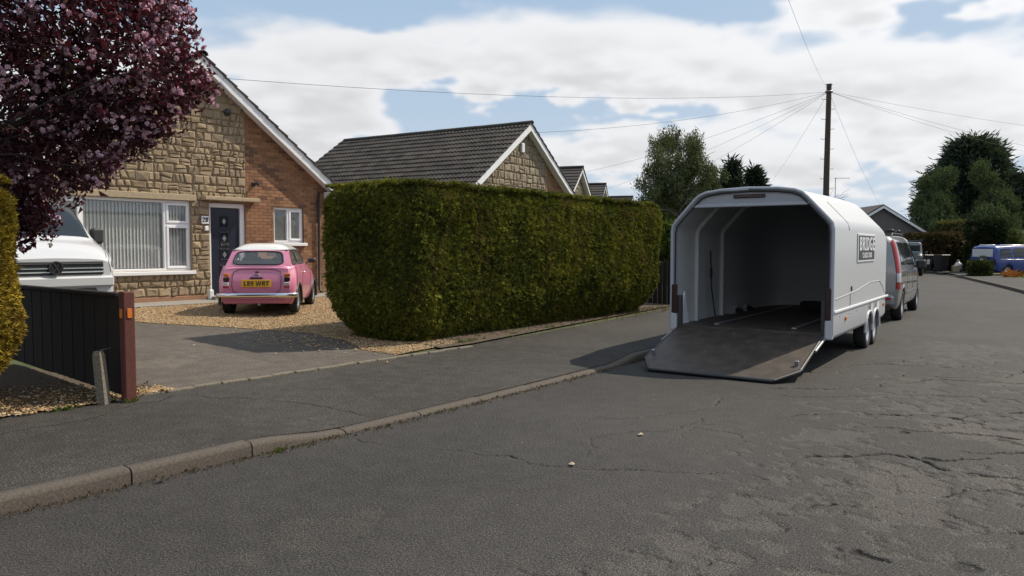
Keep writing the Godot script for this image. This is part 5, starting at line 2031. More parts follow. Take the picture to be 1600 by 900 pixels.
func build_white_van():
	var full := [.8, .3, .9, .33, .945, .6, .95, 1.0, .94, 1.28, .88, 1.6, .8, 1.85, .62, 1.93, 0, 1.96]
	var bd := Body.new([[0.0, sect([.76, .35, .84, .37, .88, .6, .885, 1.0, .875, 1.28, .82, 1.6, .74, 1.82, .58, 1.89, 0, 1.91])], [.12, sect(full)], [2.5, sect(full)],
		[3.45, sect(full)],
		[3.85, sect([.8, .3, .9, .33, .945, .6, .95, 1.0, .935, 1.27, .86, 1.5, .79, 1.64, .6, 1.68, 0, 1.71])],
		[4.2, sect([.8, .3, .9, .33, .945, .6, .945, .98, .92, 1.24, .87, 1.32, .77, 1.36, .55, 1.385, 0, 1.4])],
		[4.55, sect([.78, .28, .88, .3, .93, .58, .925, .93, .9, 1.12, .85, 1.2, .75, 1.24, .5, 1.265, 0, 1.28])],
		[4.8, sect([.72, .28, .82, .3, .87, .55, .87, .85, .84, 1.03, .78, 1.09, .68, 1.12, .45, 1.14, 0, 1.15])],
		[4.9, sect([.62, .3, .7, .32, .78, .55, .78, .82, .76, .97, .72, 1.02, .62, 1.045, .4, 1.06, 0, 1.07])]])
	bd.arches = [[.95, .33, .4], [3.95, .33, .4]]
	var c := thing("white_van", "white panel van with black grille nosing out beside the bungalow", "van", Vector3(-4.96, ground_y(-5, 2.0) + .016, -1.02), PI)
	var b := B.new()
	bd.shell(b, .08, 3)
	obj("body", b, M.vanwhite, c)
	b = B.new()
	for s in [1.0, -1.0]: bd.patch(b, [Vector2(4.17, 5.9), Vector2(4.17, 8.0), Vector2(3.5, 8.0), Vector2(3.5, 6.2)], s, .006, 0.0, 10, 10)
	obj("windscreen", b, M.carglass, c)
	for s in [1.0, -1.0]:
		b = B.new()
		bd.patch(b, [Vector2(2.75, 4.15), Vector2(3.95, 4.1), Vector2(3.62, 5.6), Vector2(2.75, 5.75)], s, .006)
		obj("side_window", b, M.carglass, c)
		b = B.new()
		b.cbox(Vector3(1.09 * s, 1.42, -3.72), Vector3(.2, .27, .13), .04)
		b.tube([Vector3(.92 * s, 1.3, -3.75), Vector3(1.05 * s, 1.36, -3.74)], [.03], 6)
		obj("door_mirror", b, M.trim, c)
		b = B.new()
		bd.patch(b, [Vector2(4.62, 3.15), Vector2(4.895, 3.1), Vector2(4.895, 4.55), Vector2(4.5, 4.75)], s, .012, .12)
		var hl := obj("headlight", b, M.clear, c)
		b = B.new()
		bd.patch(b, [Vector2(4.7, 3.4), Vector2(4.87, 3.35), Vector2(4.86, 4.1), Vector2(4.68, 4.2)], s, .018, .4)
		obj("lamp_reflector", b, M.steel, hl)
		b = B.new()
		bd.patch(b, [Vector2(4.72, 1.3), Vector2(4.88, 1.3), Vector2(4.88, 2.0), Vector2(4.74, 2.0)], s, .008, .1)
		obj("fog_lamp_recess", b, M.dark, c)
	b = B.new()
	b.cbox(Vector3(0, .92, -4.9), Vector3(1.36, .2, .04), .012)
	var gr := obj("grille", b, M.black, c)
	for y in [.985, .92, .865]:
		b = B.new()
		b.cbox(Vector3(0, y, -4.922), Vector3(1.34, .017, .02), .005)
		obj("grille_bar", b, M.chrome if y < .97 else M.trim, gr)
	b = B.new()
	b.cbox(Vector3(0, .715, -4.91), Vector3(1.66, .17, .07), .03)
	obj("bumper", b, M.vanwhite, c)
	b = B.new()
	b.cbox(Vector3(0, .545, -4.9), Vector3(1.16, .14, .06), .02)
	var lg := obj("lower_grille", b, M.dark, c)
	b = B.new()
	b.cbox(Vector3(0, .565, -4.935), Vector3(1.1, .014, .014), .004)
	obj("grille_bar", b, M.chrome, lg)
	b = B.new()      # round badge with its interlaced strokes
	var bc := Vector3(0, .93, -4.945)
	b.lathe([Vector2(.082, 0), Vector2(.098, 0), Vector2(.098, .02), Vector2(.082, .02), Vector2(.082, 0)], 28, Transform3D(Basis(Vector3.RIGHT, -PI / 2), bc))
	for q in [[-.045, .072, 0, .012], [.045, .072, 0, .012], [-.078, .03, -.036, -.074], [-.036, -.074, 0, -.004], [.078, .03, .036, -.074], [.036, -.074, 0, -.004]]:
		b.tube([bc + Vector3(q[0], q[1], -.008), bc + Vector3(q[2], q[3], -.008)], [.0095], 6)
	var bg := obj("badge", b, M.trim, c)
	b = B.new()
	b.lathe([Vector2(0, 0), Vector2(.09, 0), Vector2(.09, .008), Vector2(0, .008)], 28, Transform3D(Basis(Vector3.RIGHT, -PI / 2), bc + Vector3(0, 0, .006)))
	obj("badge_disc", b, M.black, bg)
	b = B.new()
	b.tube([Vector3(-.5, 1.385, -4.17), Vector3(.1, 1.43, -4.13)], [.012], 5)
	b.tube([Vector3(.1, 1.405, -4.19), Vector3(.62, 1.40, -4.12)], [.012], 5)
	obj("wiper", b, M.black, c)
	b = B.new()
	for s in [1.0, -1.0]: bd.line(b, [Vector2(4.2, 5.6), Vector2(4.55, 5.3), Vector2(4.84, 5.1)], s, .005)
	obj("bonnet_seam", b, M.trim, c)
	van_parts(c, bd, .95, 3.95, .82, .34)

func build_silver_van():
	var full := [.78, .27, .88, .29, .935, .55, .95, .95, .935, 1.15, .87, 1.5, .77, 1.78, .56, 1.865, 0, 1.89]
	var bd := Body.new([[0.0, sect([.72, .42, .8, .42, .86, .58, .875, .95, .86, 1.13, .8, 1.46, .72, 1.7, .52, 1.78, 0, 1.8])],
		[.08, sect([.76, .33, .85, .34, .915, .56, .93, .95, .915, 1.14, .85, 1.5, .755, 1.76, .55, 1.845, 0, 1.87])],
		[.3, sect(full)], [2.6, sect(full)], [3.1, sect([.78, .27, .88, .29, .935, .55, .95, .95, .935, 1.14, .87, 1.48, .77, 1.76, .56, 1.84, 0, 1.865])],
		[3.75, sect([.78, .27, .88, .29, .935, .55, .945, .93, .925, 1.1, .85, 1.27, .76, 1.38, .55, 1.43, 0, 1.45])],
		[4.1, sect([.78, .27, .88, .29, .935, .55, .93, .9, .9, 1.03, .84, 1.09, .74, 1.13, .5, 1.16, 0, 1.18])],
		[4.6, sect([.7, .28, .79, .3, .84, .5, .83, .75, .8, .87, .74, .93, .64, .97, .42, .99, 0, 1.0])],
		[4.76, sect([.55, .32, .62, .34, .66, .5, .66, .68, .64, .77, .58, .81, .5, .83, .35, .84, 0, .85])]])
	bd.arches = [[.85, .33, .4], [4.05, .33, .4]]
	bd.lean = .12
	bd.lean_y = Vector2(1.0, 1.85)
	var f := Vector3(.995, 0, -.105)
	var p := spot(7.9, 17.5) - f * .85
	var c := thing("silver_van", "silver people carrier van towing the covered trailer", "van", Vector3(p.x, 0, p.z), deg_to_rad(-84.0))
	var b := B.new()
	bd.shell(b, .07, 3)
	obj("body", b, M.silver, c)
	for s in [1.0, -1.0]:
		b = B.new()
		bd.patch(b, [Vector2(.42, 4.25), Vector2(1.42, 4.2), Vector2(1.42, 5.7), Vector2(.55, 5.7)], s, .006)
		obj("rear_side_window", b, M.carglass, c)
		b = B.new()
		bd.patch(b, [Vector2(1.52, 4.2), Vector2(2.55, 4.15), Vector2(2.55, 5.7), Vector2(1.52, 5.7)], s, .006)
		obj("side_window", b, M.carglass, c)
		b = B.new()
		bd.patch(b, [Vector2(2.68, 4.15), Vector2(3.72, 4.1), Vector2(3.2, 5.5), Vector2(2.68, 5.7)], s, .006)
		obj("door_window", b, M.carglass, c)
		b = B.new()
		bd.patch(b, [Vector2(.015, 3.6), Vector2(.2, 3.6), Vector2(.16, 6.0), Vector2(.015, 6.0)], s, .012, .1)
		var tl := obj("tail_lamp", b, M.red, c)
		b = B.new()
		bd.patch(b, [Vector2(.012, 2.75), Vector2(.2, 2.75), Vector2(.2, 3.55), Vector2(.012, 3.55)], s, .013, .1)
		obj("clear_lens", b, M.clear, tl)
		b = B.new()
		bd.patch(b, [Vector2(.012, 2.4), Vector2(.2, 2.4), Vector2(.2, 2.75), Vector2(.012, 2.75)], s, .012, .1)
		obj("lower_lens", b, M.red, tl)
		b = B.new()
		bd.line(b, [Vector2(1.47, 1.4), Vector2(1.47, 6.2)], s, .006)
		bd.line(b, [Vector2(2.62, 1.4), Vector2(2.62, 6.0)], s, .006)
		bd.line(b, [Vector2(3.72, 2.2), Vector2(3.76, 4.1)], s, .006)
		obj("door_seam", b, M.trim, c)
		b = B.new()
		bd.line(b, [Vector2(1.3, 2.1), Vector2(3.62, 2.1)], s, .022)
		obj("side_trim", b, M.silver, c)
		b = B.new()
		bd.line(b, [Vector2(.5, 3.75), Vector2(2.55, 3.72)], s, .016)
		obj("sliding_door_rail", b, M.chrome, c)
		b = B.new()
		b.cbox(Vector3(1.07 * s, 1.2, -3.25), Vector3(.22, .24, .12), .045)
		b.tube([Vector3(.92 * s, 1.14, -3.3), Vector3(1.02 * s, 1.16, -3.28)], [.03], 6)
		obj("door_mirror", b, M.trim, c)
		for z in [2.42, 2.8]:
			b = B.new()
			b.tube([bd.pt(z, 3.8, s), bd.pt(z, 3.8, s) + Vector3(.035 * s, 0, 0), bd.pt(z + .16, 3.8, s) + Vector3(.035 * s, 0, 0)], [.012], 6)
			obj("door_handle", b, M.trim, c)
		b = B.new()
		b.tube([Vector3(.7 * s, 1.86, -.6), Vector3(.7 * s, 1.92, -.75), Vector3(.7 * s, 1.92, -2.6), Vector3(.7 * s, 1.86, -2.75)], [.016], 6)
		obj("roof_rail", b, M.black, c)
	for z in [1.0, 2.2]:
		b = B.new()
		b.cbox(Vector3(0, 1.96, -z), Vector3(1.5, .03, .06), .01)
		b.cbox(Vector3(.62, 1.99, -z), Vector3(.16, .07, .14), .03)
		obj("roof_bar", b, M.black, c)
	b = B.new()
	b.cbox(Vector3(0, 1.42, -.055), Vector3(1.3, .5, .02), .008, Basis(Vector3.RIGHT, -.13))
	obj("rear_window", b, M.carglass, c)
	b = B.new()
	b.cbox(Vector3(0, .47, -.03), Vector3(1.72, .26, .2), .06)
	obj("rear_bumper", b, M.silver, c)
	b = B.new()
	b.cbox(Vector3(.68, .52, .075), Vector3(.22, .05, .012), .004)
	b.cbox(Vector3(-.68, .52, .075), Vector3(.22, .05, .012), .004)
	obj("reflector", b, M.red, c)
	b = B.new()
	for s in [1.0, -1.0]: bd.patch(b, [Vector2(3.72, 6.2), Vector2(3.78, 8.0), Vector2(3.05, 8.0), Vector2(3.05, 6.5)], s, .006, 0.0)
	obj("windscreen", b, M.carglass, c)
	van_parts(c, bd, .85, 4.05, .82, .335)

func build_trailer():
	var tr := func(w: float, top: float, low: float) -> Array:
		var o := []
		for q in [[.98, .4], [1.11, .405], [1.125, .45], [1.125, .8], [1.125, 1.4], [1.125, 1.84], [1.108, 1.93], [1.06, 1.99], [.79, 2.28], [.72, 2.345], [.62, 2.385], [.4, 2.415], [0, 2.43]]: o.append(Vector2(q[0] * w, low + (q[1] - .4) * (top - low) / 2.03))
		return o
	var bd := Body.new([[0.0, tr.call(1.0, 2.43, .4)], [.5, tr.call(1.0, 2.43, .4)], [3.3, tr.call(1.0, 2.43, .4)], [3.9, tr.call(1.0, 2.37, .4)], [4.5, tr.call(.955, 2.15, .42)], [4.95, tr.call(.81, 1.79, .46)], [5.2, tr.call(.59, 1.41, .55)]])
	bd.straight = true
	bd.arches = [[2.66, .27, .32], [3.27, .27, .32]]
	var c := thing("car_trailer", "white covered car trailer with its rear ramp lowered onto the road", "trailer", Vector3(.86, 0, 11.97), deg_to_rad(-85.2))
	var b := B.new()
	bd.shell(b, .08, 1, false)
	var from := b.mark()
	b.sg = 2
	for k in 12: b.q(bd.pt(5.2, k, 1), bd.pt(5.2, k + 1, 1), bd.pt(5.2, k + 1, -1), bd.pt(5.2, k, -1))
	b.along(from, Vector3.FORWARD)
	obj("body", b, M.trailer, c)
	# inside: lining, floor, ribs
	b = B.new(); b.sg = 1
	var inn := func(z: float, v: float, s: float):
		var p := bd.pt(z, v, s)
		var cen := Vector3(0, 1.2, p.z)
		var q := cen + (p - cen) * Vector3(.955, .965, 1.0)
		if q.y < .47 or v < .5: q.y = .46
		return q
	for s in [1.0, -1.0]:
		for i in 16:
			var z0 := i * 5.0 / 16; var z1 := (i + 1) * 5.0 / 16
			for k in 12: b.q(inn.call(z0, k, s), inn.call(z1, k, s), inn.call(z1, k + 1, s), inn.call(z0, k + 1, s))
	for k in 12: b.q(inn.call(5.0, k, 1), inn.call(5.0, k + 1, 1), inn.call(5.0, k + 1, -1), inn.call(5.0, k, -1))
	for i in range(0, b.p.size(), 3):
		var nn := (b.p[i + 1] - b.p[i]).cross(b.p[i + 2] - b.p[i])
		if nn.dot(Vector3(0, 1.2, -2.5) - b.p[i]) < 0: b.flip(i)
	obj("lining", b, M.inner, c)
	b = B.new(); b.sg = 1      # the pale moulded shell that shows behind the rear frame
	for s in [1.0, -1.0]:
		for k in 12: b.q(inn.call(.0, k, s) * Vector3(.992, .996, 1), inn.call(.74, k, s) * Vector3(.992, .996, 1), inn.call(.74, k + 1, s) * Vector3(.992, .996, 1), inn.call(.0, k + 1, s) * Vector3(.992, .996, 1))
	for i in range(0, b.p.size(), 3):
		var nn := (b.p[i + 1] - b.p[i]).cross(b.p[i + 2] - b.p[i])
		if nn.dot(Vector3(0, 1.2, -.4) - b.p[i]) < 0: b.flip(i)
	obj("rear_moulding", b, M.shell, c)
	b = B.new()
	b.prism(PackedVector2Array([Vector2(-1.05, -.0), Vector2(1.05, -.0), Vector2(1.05, 4.0), Vector2(.98, 4.6), Vector2(.72, 5.02), Vector2(-.72, 5.02), Vector2(-.98, 4.6), Vector2(-1.05, 4.0)]), -.475, -.42, Transform3D(Basis(Vector3.RIGHT, -PI / 2) * Basis.from_scale(Vector3(1, 1, -1)), Vector3.ZERO))
	obj("floor", b, M.ply, c)
	for z in [.78, 1.95]:
		b = B.new()
		var path := []
		for s in [1.0, -1.0]:
			var seg := []
			for k in 16: seg.append(inn.call(z, 1.6 + k * .68, s) * Vector3(.975, .985, 1.0))
			if s < 0: seg.reverse()
			path += seg
		b.tube(path, [.045], 6)
		obj("rib", b, M.shell, c)
	for s in [1.0, -1.0]:
		b = B.new()
		b.prism(PackedVector2Array([Vector2(.12, .47), Vector2(.42, .47), Vector2(.26, .95)]), -.012, .012, Transform3D(Basis(Vector3.UP, PI / 2), Vector3(1.03 * s, 0, 0)))
		obj("corner_gusset", b, M.white, c)
	for x in [-.55, .55]:
		b = B.new()
		b.cbox(Vector3(x, .485, -2.4), Vector3(.07, .02, 4.2), .005)
		obj("tie_rail", b, M.steel, c)
	b = B.new()
	b.tube([Vector3(-.97, 1.55, -1.2), Vector3(-.955, .95, -1.22), Vector3(-.9, .52, -1.25)], [.012], 5)
	b.cbox(Vector3(-.96, 1.2, -1.21), Vector3(.03, .16, .05), .008)
	obj("lashing_strap", b, M.dark, c)
	for s in [1.0, -1.0]:
		for z in [.35, .95, 1.55, 2.15, 3.75, 4.1]:
			b = B.new(); b.sg = 0
			b.lathe([Vector2(0, .006), Vector2(.01, .004), Vector2(.012, 0), Vector2(0, 0)], 8, Transform3D(Basis(Vector3(0, 0, 1), -PI / 2 * s), Vector3(1.126 * s, .68, -z)))
			obj("rivet", b, M.steel, c)
		b = B.new()
		b.cbox(Vector3(1.13 * s, 1.02, -1.12), Vector3(.02, .07, .05), .006)
		obj("locker_catch", b, M.trim, c)
	b = B.new()
	b.cbox(Vector3(.3, .56, -3.6), Vector3(.9, .18, .3), .03)
	obj("tie_down_box", b, M.dark, c)
	# rear frame round the opening
	var opening := []
	var outer := []
	for s in [1.0, -1.0]:
		var seg := []; var seg2 := []
		for k in 13:
			var p := bd.pt(0.0, k, s)
			seg.append(Vector2(p.x, p.y) * 1.0)
			var q := Vector2(p.x, p.y) - Vector2(0, 1.2)
			q = q * Vector2(.94, .955) + Vector2(0, 1.2)
			seg2.append(q)
		if s < 0:
			seg.reverse(); seg2.reverse()
		outer += seg; opening += seg2
	b = B.new(); b.sg = 4
	for k in outer.size() - 1:
		var a0 = outer[k]; var a1 = outer[k + 1]; var o0 = opening[k]; var o1 = opening[k + 1]
		b.q(Vector3(a0.x, a0.y, .03), Vector3(a1.x, a1.y, .03), Vector3(o1.x, o1.y, .03), Vector3(o0.x, o0.y, .03))
		b.q(Vector3(o0.x, o0.y, .03), Vector3(o1.x, o1.y, .03), Vector3(o1.x, o1.y, -.06), Vector3(o0.x, o0.y, -.06))
		b.q(Vector3(a0.x, a0.y, .03), Vector3(a1.x, a1.y, .03), Vector3(a1.x, a1.y, 0), Vector3(a0.x, a0.y, 0))
	obj("rear_frame", b, M.frame, c)
	b = B.new()
	var rim := []
	for k in outer.size(): rim.append(Vector3(outer[k].x * .985, (outer[k].y - 1.2) * .99 + 1.2, .035))
	b.tube(rim, [.024], 6)
	obj("frame_edge", b, M.edge, c)
	b = B.new()
	rim = []
	for k in outer.size():
		if k > 1 and k < outer.size() - 2: rim.append(Vector3(opening[k].x * 1.0, opening[k].y, .03))
	b.tube(rim, [.011], 6)
	obj("door_seal", b, M.rubber, c)
	b = B.new()
	b.prism(PackedVector2Array([Vector2(-.66, 2.37), Vector2(.66, 2.37), Vector2(.8, 2.2), Vector2(-.8, 2.2)]), -.03, .012)
	var hd := obj("header_panel", b, M.frame, c)
	b = B.new()
	b.cbox(Vector3(0, 2.31, .02), Vector3(.44, .05, .03), .01)
	obj("brake_lamp", b, M.darkred, hd)
	b = B.new()
	b.cbox(Vector3(0, 2.19, .01), Vector3(1.62, .045, .05), .01)
	obj("header_bar", b, M.edge, hd)
	for s in [1.0, -1.0]:
		b = B.new()
		b.cbox(Vector3(1.075 * s, .86, .03), Vector3(.1, .42, .05), .012)
		obj("tail_lamp", b, M.darkred, c)
		b = B.new()
		b.cbox(Vector3(1.075 * s, .52, .03), Vector3(.1, .25, .06), .012)
		obj("lower_corner", b, M.trailer, c)
		b = B.new()      # gas strut mount and inner post
		b.cbox(Vector3(1.0 * s, .66, -.02), Vector3(.07, .5, .07), .01)
		obj("inner_post", b, M.trim, c)
		# trims along the side
		b = B.new()
		b.cbox(Vector3(1.132 * s, .755, -2.2), Vector3(.02, .035, 4.4), .006)
		obj("side_trim", b, M.white, c)
		b = B.new()
		bd.line(b, [Vector2(.06, 3.2), Vector2(1.5, 3.28), Vector2(2.6, 3.42), Vector2(3.5, 3.42), Vector2(4.2, 3.05)], s, .007)
		obj("swage_line", b, M.trailer, c)
		b = B.new()
		bd.line(b, [Vector2(1.05, 2.9), Vector2(1.05, 3.25)], s, .006)
		bd.line(b, [Vector2(.9, 5.0), Vector2(.9, 7.9)], s, .006)
		obj("hatch_seam", b, M.trim, c)
		b = B.new()
		b.cbox(Vector3(1.135 * s, .62, -.75), Vector3(.02, .05, .07), .006)
		b.cbox(Vector3(1.135 * s, .62, -3.95), Vector3(.02, .05, .07), .006)
		obj("side_marker", b, M.amber, c)
		for z in [2.66, 3.27]:
			wheel(c, Vector3(1.02 * s, .275, -z), .275, .18, s, 5)
			b = B.new()
			var arc := []
			for k in 13:
				var a := PI * k / 12.0
				arc.append(Vector3(1.12 * s, .27 + sin(a) * .325, -z + cos(a) * .325))
			b.tube(arc, [.025], 6)
			obj("wheel_arch", b, M.trailer, c)
		# sign on the side
		b = B.new()
		b.cbox(Vector3(1.134 * s, 1.6, -2.2), Vector3(.012, .42, 1.42), .004)
		var sg := obj("sign_border", b, M.white, c)
		b = B.new()
		b.cbox(Vector3(1.137 * s, 1.6, -2.2), Vector3(.012, .37, 1.34), .004)
		obj("sign_panel", b, M.black, sg)
		var tb := Basis(Vector3.UP, PI / 2 * s)
		obj("sign_lettering", text("BRIDGE", .2, .004, true), M.white, sg, Transform3D(tb * Basis.from_scale(Vector3(1.28, 1, 1)), Vector3(1.146 * s, 1.655, -2.2)))
		obj("sign_lettering", text("CLASSIC CARS", .075, .004, true), M.white, sg, Transform3D(tb * Basis.from_scale(Vector3(1.15, 1, 1)), Vector3(1.146 * s, 1.485, -2.2)))
	# ramp
	var rp := Node3D.new()
	b = B.new()
	var poly := PackedVector2Array([Vector2(-1.0, .02), Vector2(1.0, .02), Vector2(1.0, 1.18), Vector2(.78, 1.52), Vector2(-.8, 1.52), Vector2(-1.0, 1.18)])
	var tip := asin(.4 / 1.52)
	var rx := Transform3D(Basis(Vector3.RIGHT, PI / 2) , Vector3.ZERO)
	rx = Transform3D(Basis(Vector3.RIGHT, tip), Vector3(0, .44, .04)) * rx
	b.prism(poly, -.012, .012, rx)
	var ramp := obj("ramp", b, M.ply, c)
	rp.free()
	b = B.new()
	for k in poly.size():
		if k == 0: continue
		var a := poly[k]; var e := poly[(k + 1) % poly.size()]
		b.tube([rx * Vector3(a.x, a.y, .004), rx * Vector3(e.x, e.y, .004)], [.022], 6)
	obj("ramp_edge", b, M.trim, ramp)
	var rr := RandomNumberGenerator.new()
	rr.seed = 4
	for k in 26:      # bright chips in the board
		b = B.new()
		var q := Vector2(rr.randf_range(-.9, .9), rr.randf_range(.1, 1.45))
		b.cbox(rx * Vector3(q.x, q.y, -.0135), Vector3(rr.randf_range(.008, .03), .003, rr.randf_range(.006, .014)), .001, rx.basis * Basis(Vector3.RIGHT, PI / 2) * Basis(Vector3.UP, rr.randf() * 3.0))
		obj("chip", b, M.concrete, ramp)
	for s in [1.0, -1.0]:
		b = B.new()
		b.cbox(rx * Vector3(.93 * s, 1.05, -.03), Vector3(.05, .03, .09), .008, rx.basis)
		obj("ramp_latch", b, M.steel, ramp)
		b = B.new()
		b.tube([Vector3(1.03 * s, .42, .02), rx * Vector3(1.03 * s, .55, 0)], [.02], 6)
		obj("ramp_strut", b, M.steel, ramp)
	b = B.new()
	b.box(Vector3(0, .33, -2.3), Vector3(1.5, .14, 4.2))
	b.tube([Vector3(.5, .4, -4.6), Vector3(0, .42, -6.3)], [.04], 6)
	b.tube([Vector3(-.5, .4, -4.6), Vector3(0, .42, -6.3)], [.04], 6)
	b.tube([Vector3(0, .42, -5.8), Vector3(0, .05, -5.8)], [.03], 6)
	obj("chassis", b, M.steel, c)

func boxy_car(called: String, label: String, at: Vector3, turn: float, stations: Array, arches: Array, m: Material, wins: Array, wheels: Array, wr: float) -> Array:
	var bd := Body.new(stations)
	bd.arches = arches
	var c := thing(called, label, "car", at, turn)
	var b := B.new()
	bd.shell(b, .1, 2)
	obj("body", b, m, c)
	for s in [1.0, -1.0]:
		for w in wins:
			b = B.new()
			bd.patch(b, [w[0], w[1], w[2], w[3]], s, .008)
			obj("window", b, M.carglass, c)
		for z in [wheels[0], wheels[1]]: wheel(c, Vector3(wheels[2] * s, wr, -z), wr, .2, s, 5)
	b = B.new()
	b.box(Vector3(0, .45, -stations[-1][0] / 2), Vector3(1.3, .3, stations[-1][0] - .6))
	obj("underbody", b, M.dark, c)
	return [c, bd]

func build_far_vehicles():
	# off-roader parked at the far kerb
	var f := [.7, .42, .78, .45, .82, .7, .82, 1.0, .8, 1.2, .76, 1.55, .7, 1.86, .5, 1.92, 0, 1.93]
	var k := boxy_car("off_road_car", "dark boxy off-road car with roof rack facing this way beyond silver van", spot(24.3, 47.0), deg_to_rad(100), [[0.0, sect(f)], [2.6, sect(f)], [2.72, sect([.7, .42, .78, .45, .82, .7, .82, 1.0, .8, 1.2, .74, 1.5, .68, 1.76, .5, 1.82, 0, 1.83])],
		[2.95, sect([.7, .42, .78, .45, .82, .7, .82, 1.0, .79, 1.17, .72, 1.2, .64, 1.22, .45, 1.23, 0, 1.24])], [3.85, sect([.7, .42, .78, .45, .8, .7, .8, .95, .78, 1.1, .7, 1.14, .62, 1.16, .45, 1.17, 0, 1.18])]], [[.75, .4, .44], [3.1, .4, .44]], M.greencar,
		[[Vector2(.2, 4.3), Vector2(1.2, 4.3), Vector2(1.2, 5.6), Vector2(.2, 5.6)], [Vector2(1.4, 4.3), Vector2(2.5, 4.3), Vector2(2.45, 5.6), Vector2(1.4, 5.6)]], [.75, 3.1, .72], .4)
	var c: Node3D = k[0]
	var b := B.new()
	b.cbox(Vector3(0, 1.5, -2.89), Vector3(1.3, .52, .02), .01, Basis(Vector3.RIGHT, -.38))
	obj("windscreen", b, M.carglass, c)
	b = B.new()
	b.cbox(Vector3(0, .85, -3.87), Vector3(.8, .36, .03), .01)
	obj("grille", b, M.dark, c)
	for s in [-.58, .58]:
		b = B.new(); b.sg = 0
		b.lathe([Vector2(0, .03), Vector2(.08, .02), Vector2(.1, 0), Vector2(0, 0)], 14, Transform3D(Basis(Vector3.RIGHT, -PI / 2), Vector3(s, .85, -3.86)))
		obj("headlight", b, M.clear, c)
		b = B.new()
		b.cbox(Vector3(s * 1.7, 1.3, -2.75), Vector3(.14, .2, .06), .02)
		obj("door_mirror", b, M.trim, c)
	b = B.new()
	b.cbox(Vector3(0, .52, -3.95), Vector3(1.66, .14, .12), .02)
	obj("bumper", b, M.trim, c)
	b = B.new()
	for z in [.4, 1.3, 2.3]: b.tube([Vector3(-.72, 2.02, -z), Vector3(.72, 2.02, -z)], [.02], 5)
	for s in [-.72, .72]: b.tube([Vector3(s, 1.93, -.4), Vector3(s, 2.08, -.4), Vector3(s, 2.08, -2.3), Vector3(s, 1.93, -2.3)], [.02], 5)
	obj("roof_rack", b, M.black, c)
	# blue people carrier on the drive at the bend
	var g := [.72, .3, .82, .32, .87, .55, .88, .85, .86, 1.02, .8, 1.35, .7, 1.62, .5, 1.7, 0, 1.72]
	var e := [.66, .4, .74, .42, .79, .56, .8, .85, .78, 1.0, .72, 1.32, .62, 1.55, .45, 1.62, 0, 1.64]
	k = boxy_car("blue_car", "bright blue people carrier with spare wheel cover on the drive at the bend", spot(25.5, 41.6), deg_to_rad(-126), [[0.0, sect(e)], [.15, sect(g)], [2.7, sect(g)], [3.4, sect([.72, .3, .82, .32, .87, .55, .87, .83, .84, .98, .76, 1.1, .66, 1.18, .46, 1.22, 0, 1.24])], [4.1, sect([.68, .3, .78, .32, .82, .5, .82, .74, .78, .86, .7, .91, .6, .94, .42, .96, 0, .97])], [4.35, sect([.55, .34, .62, .36, .66, .5, .66, .66, .62, .74, .55, .78, .46, .8, .3, .81, 0, .82])]], [[.8, .32, .38], [3.45, .32, .38]], M.bluecar,
		[[Vector2(.3, 4.2), Vector2(1.05, 4.2), Vector2(1.05, 5.6), Vector2(.36, 5.6)], [Vector2(1.2, 4.2), Vector2(2.1, 4.15), Vector2(2.1, 5.6), Vector2(1.2, 5.6)], [Vector2(2.22, 4.15), Vector2(3.2, 4.1), Vector2(2.75, 5.5), Vector2(2.22, 5.6)]], [.8, 3.45, .76], .33)
	c = k[0]
	b = B.new()
	b.cbox(Vector3(0, 1.32, .0), Vector3(1.3, .42, .03), .01)
	obj("rear_window", b, M.clear, c)
	b = B.new(); b.sg = 0
	b.lathe([Vector2(0, .14), Vector2(.28, .14), Vector2(.34, .1), Vector2(.34, 0), Vector2(0, 0)], 22, Transform3D(Basis(Vector3.RIGHT, PI / 2), Vector3(.1, .85, .01)))
	obj("spare_wheel_cover", b, M.black, c)
	b = B.new(); b.sg = 0
	b.lathe([Vector2(0, .146), Vector2(.16, .146), Vector2(.16, .14), Vector2(0, .14)], 22, Transform3D(Basis(Vector3.RIGHT, PI / 2), Vector3(.1, .85, .01)))
	obj("cover_emblem", b, M.white, c)
	for s in [-.8, .8]:
		b = B.new()
		b.cbox(Vector3(s, .85, .0), Vector3(.1, .3, .05), .01)
		obj("tail_lamp", b, M.darkred, c)
		b = B.new()
		b.tube([Vector3(s * .8, 1.68, -.4), Vector3(s * .8, 1.75, -.5), Vector3(s * .8, 1.75, -2.4), Vector3(s * .8, 1.68, -2.5)], [.018], 5)
		obj("roof_rail", b, M.alloy, c)
		b = B.new()
		bd_trim(b, k[1], s)
		obj("side_moulding", b, M.alloy, c)
	# bins and a bag put out on the drive
	for e2 in [[25.6, 47.6, "black wheelie bin with pale label standing nearer the off-road car", true], [26.75, 47.8, "black wheelie bin beside the white bag", false]]:
		var wb := thing("wheelie_bin", e2[2], "bin", spot(e2[0], e2[1], .12), deg_to_rad(-40), "wheelie bins out for collection")
		b = B.new()
		var m := b.mark()
		var lo := []; var hi := []
		for q in [[-1, -1], [1, -1], [1, 1], [-1, 1]]:
			lo.append(Vector3(q[0] * .23, .06, q[1] * .25)); hi.append(Vector3(q[0] * .3, .98, q[1] * .36))
		for q in 4: b.q(lo[q], lo[(q + 1) % 4], hi[(q + 1) % 4], hi[q])
		b.q(lo[0], lo[1], lo[2], lo[3]); b.q(hi[0], hi[1], hi[2], hi[3])
		b.orient(m)
		obj("tub", b, M.binblack, wb)
		b = B.new()
		b.cbox(Vector3(0, 1.02, .02), Vector3(.64, .07, .8), .03)
		b.tube([Vector3(-.28, .95, -.42), Vector3(.28, .95, -.42)], [.02], 6)
		obj("lid", b, M.trim, wb)
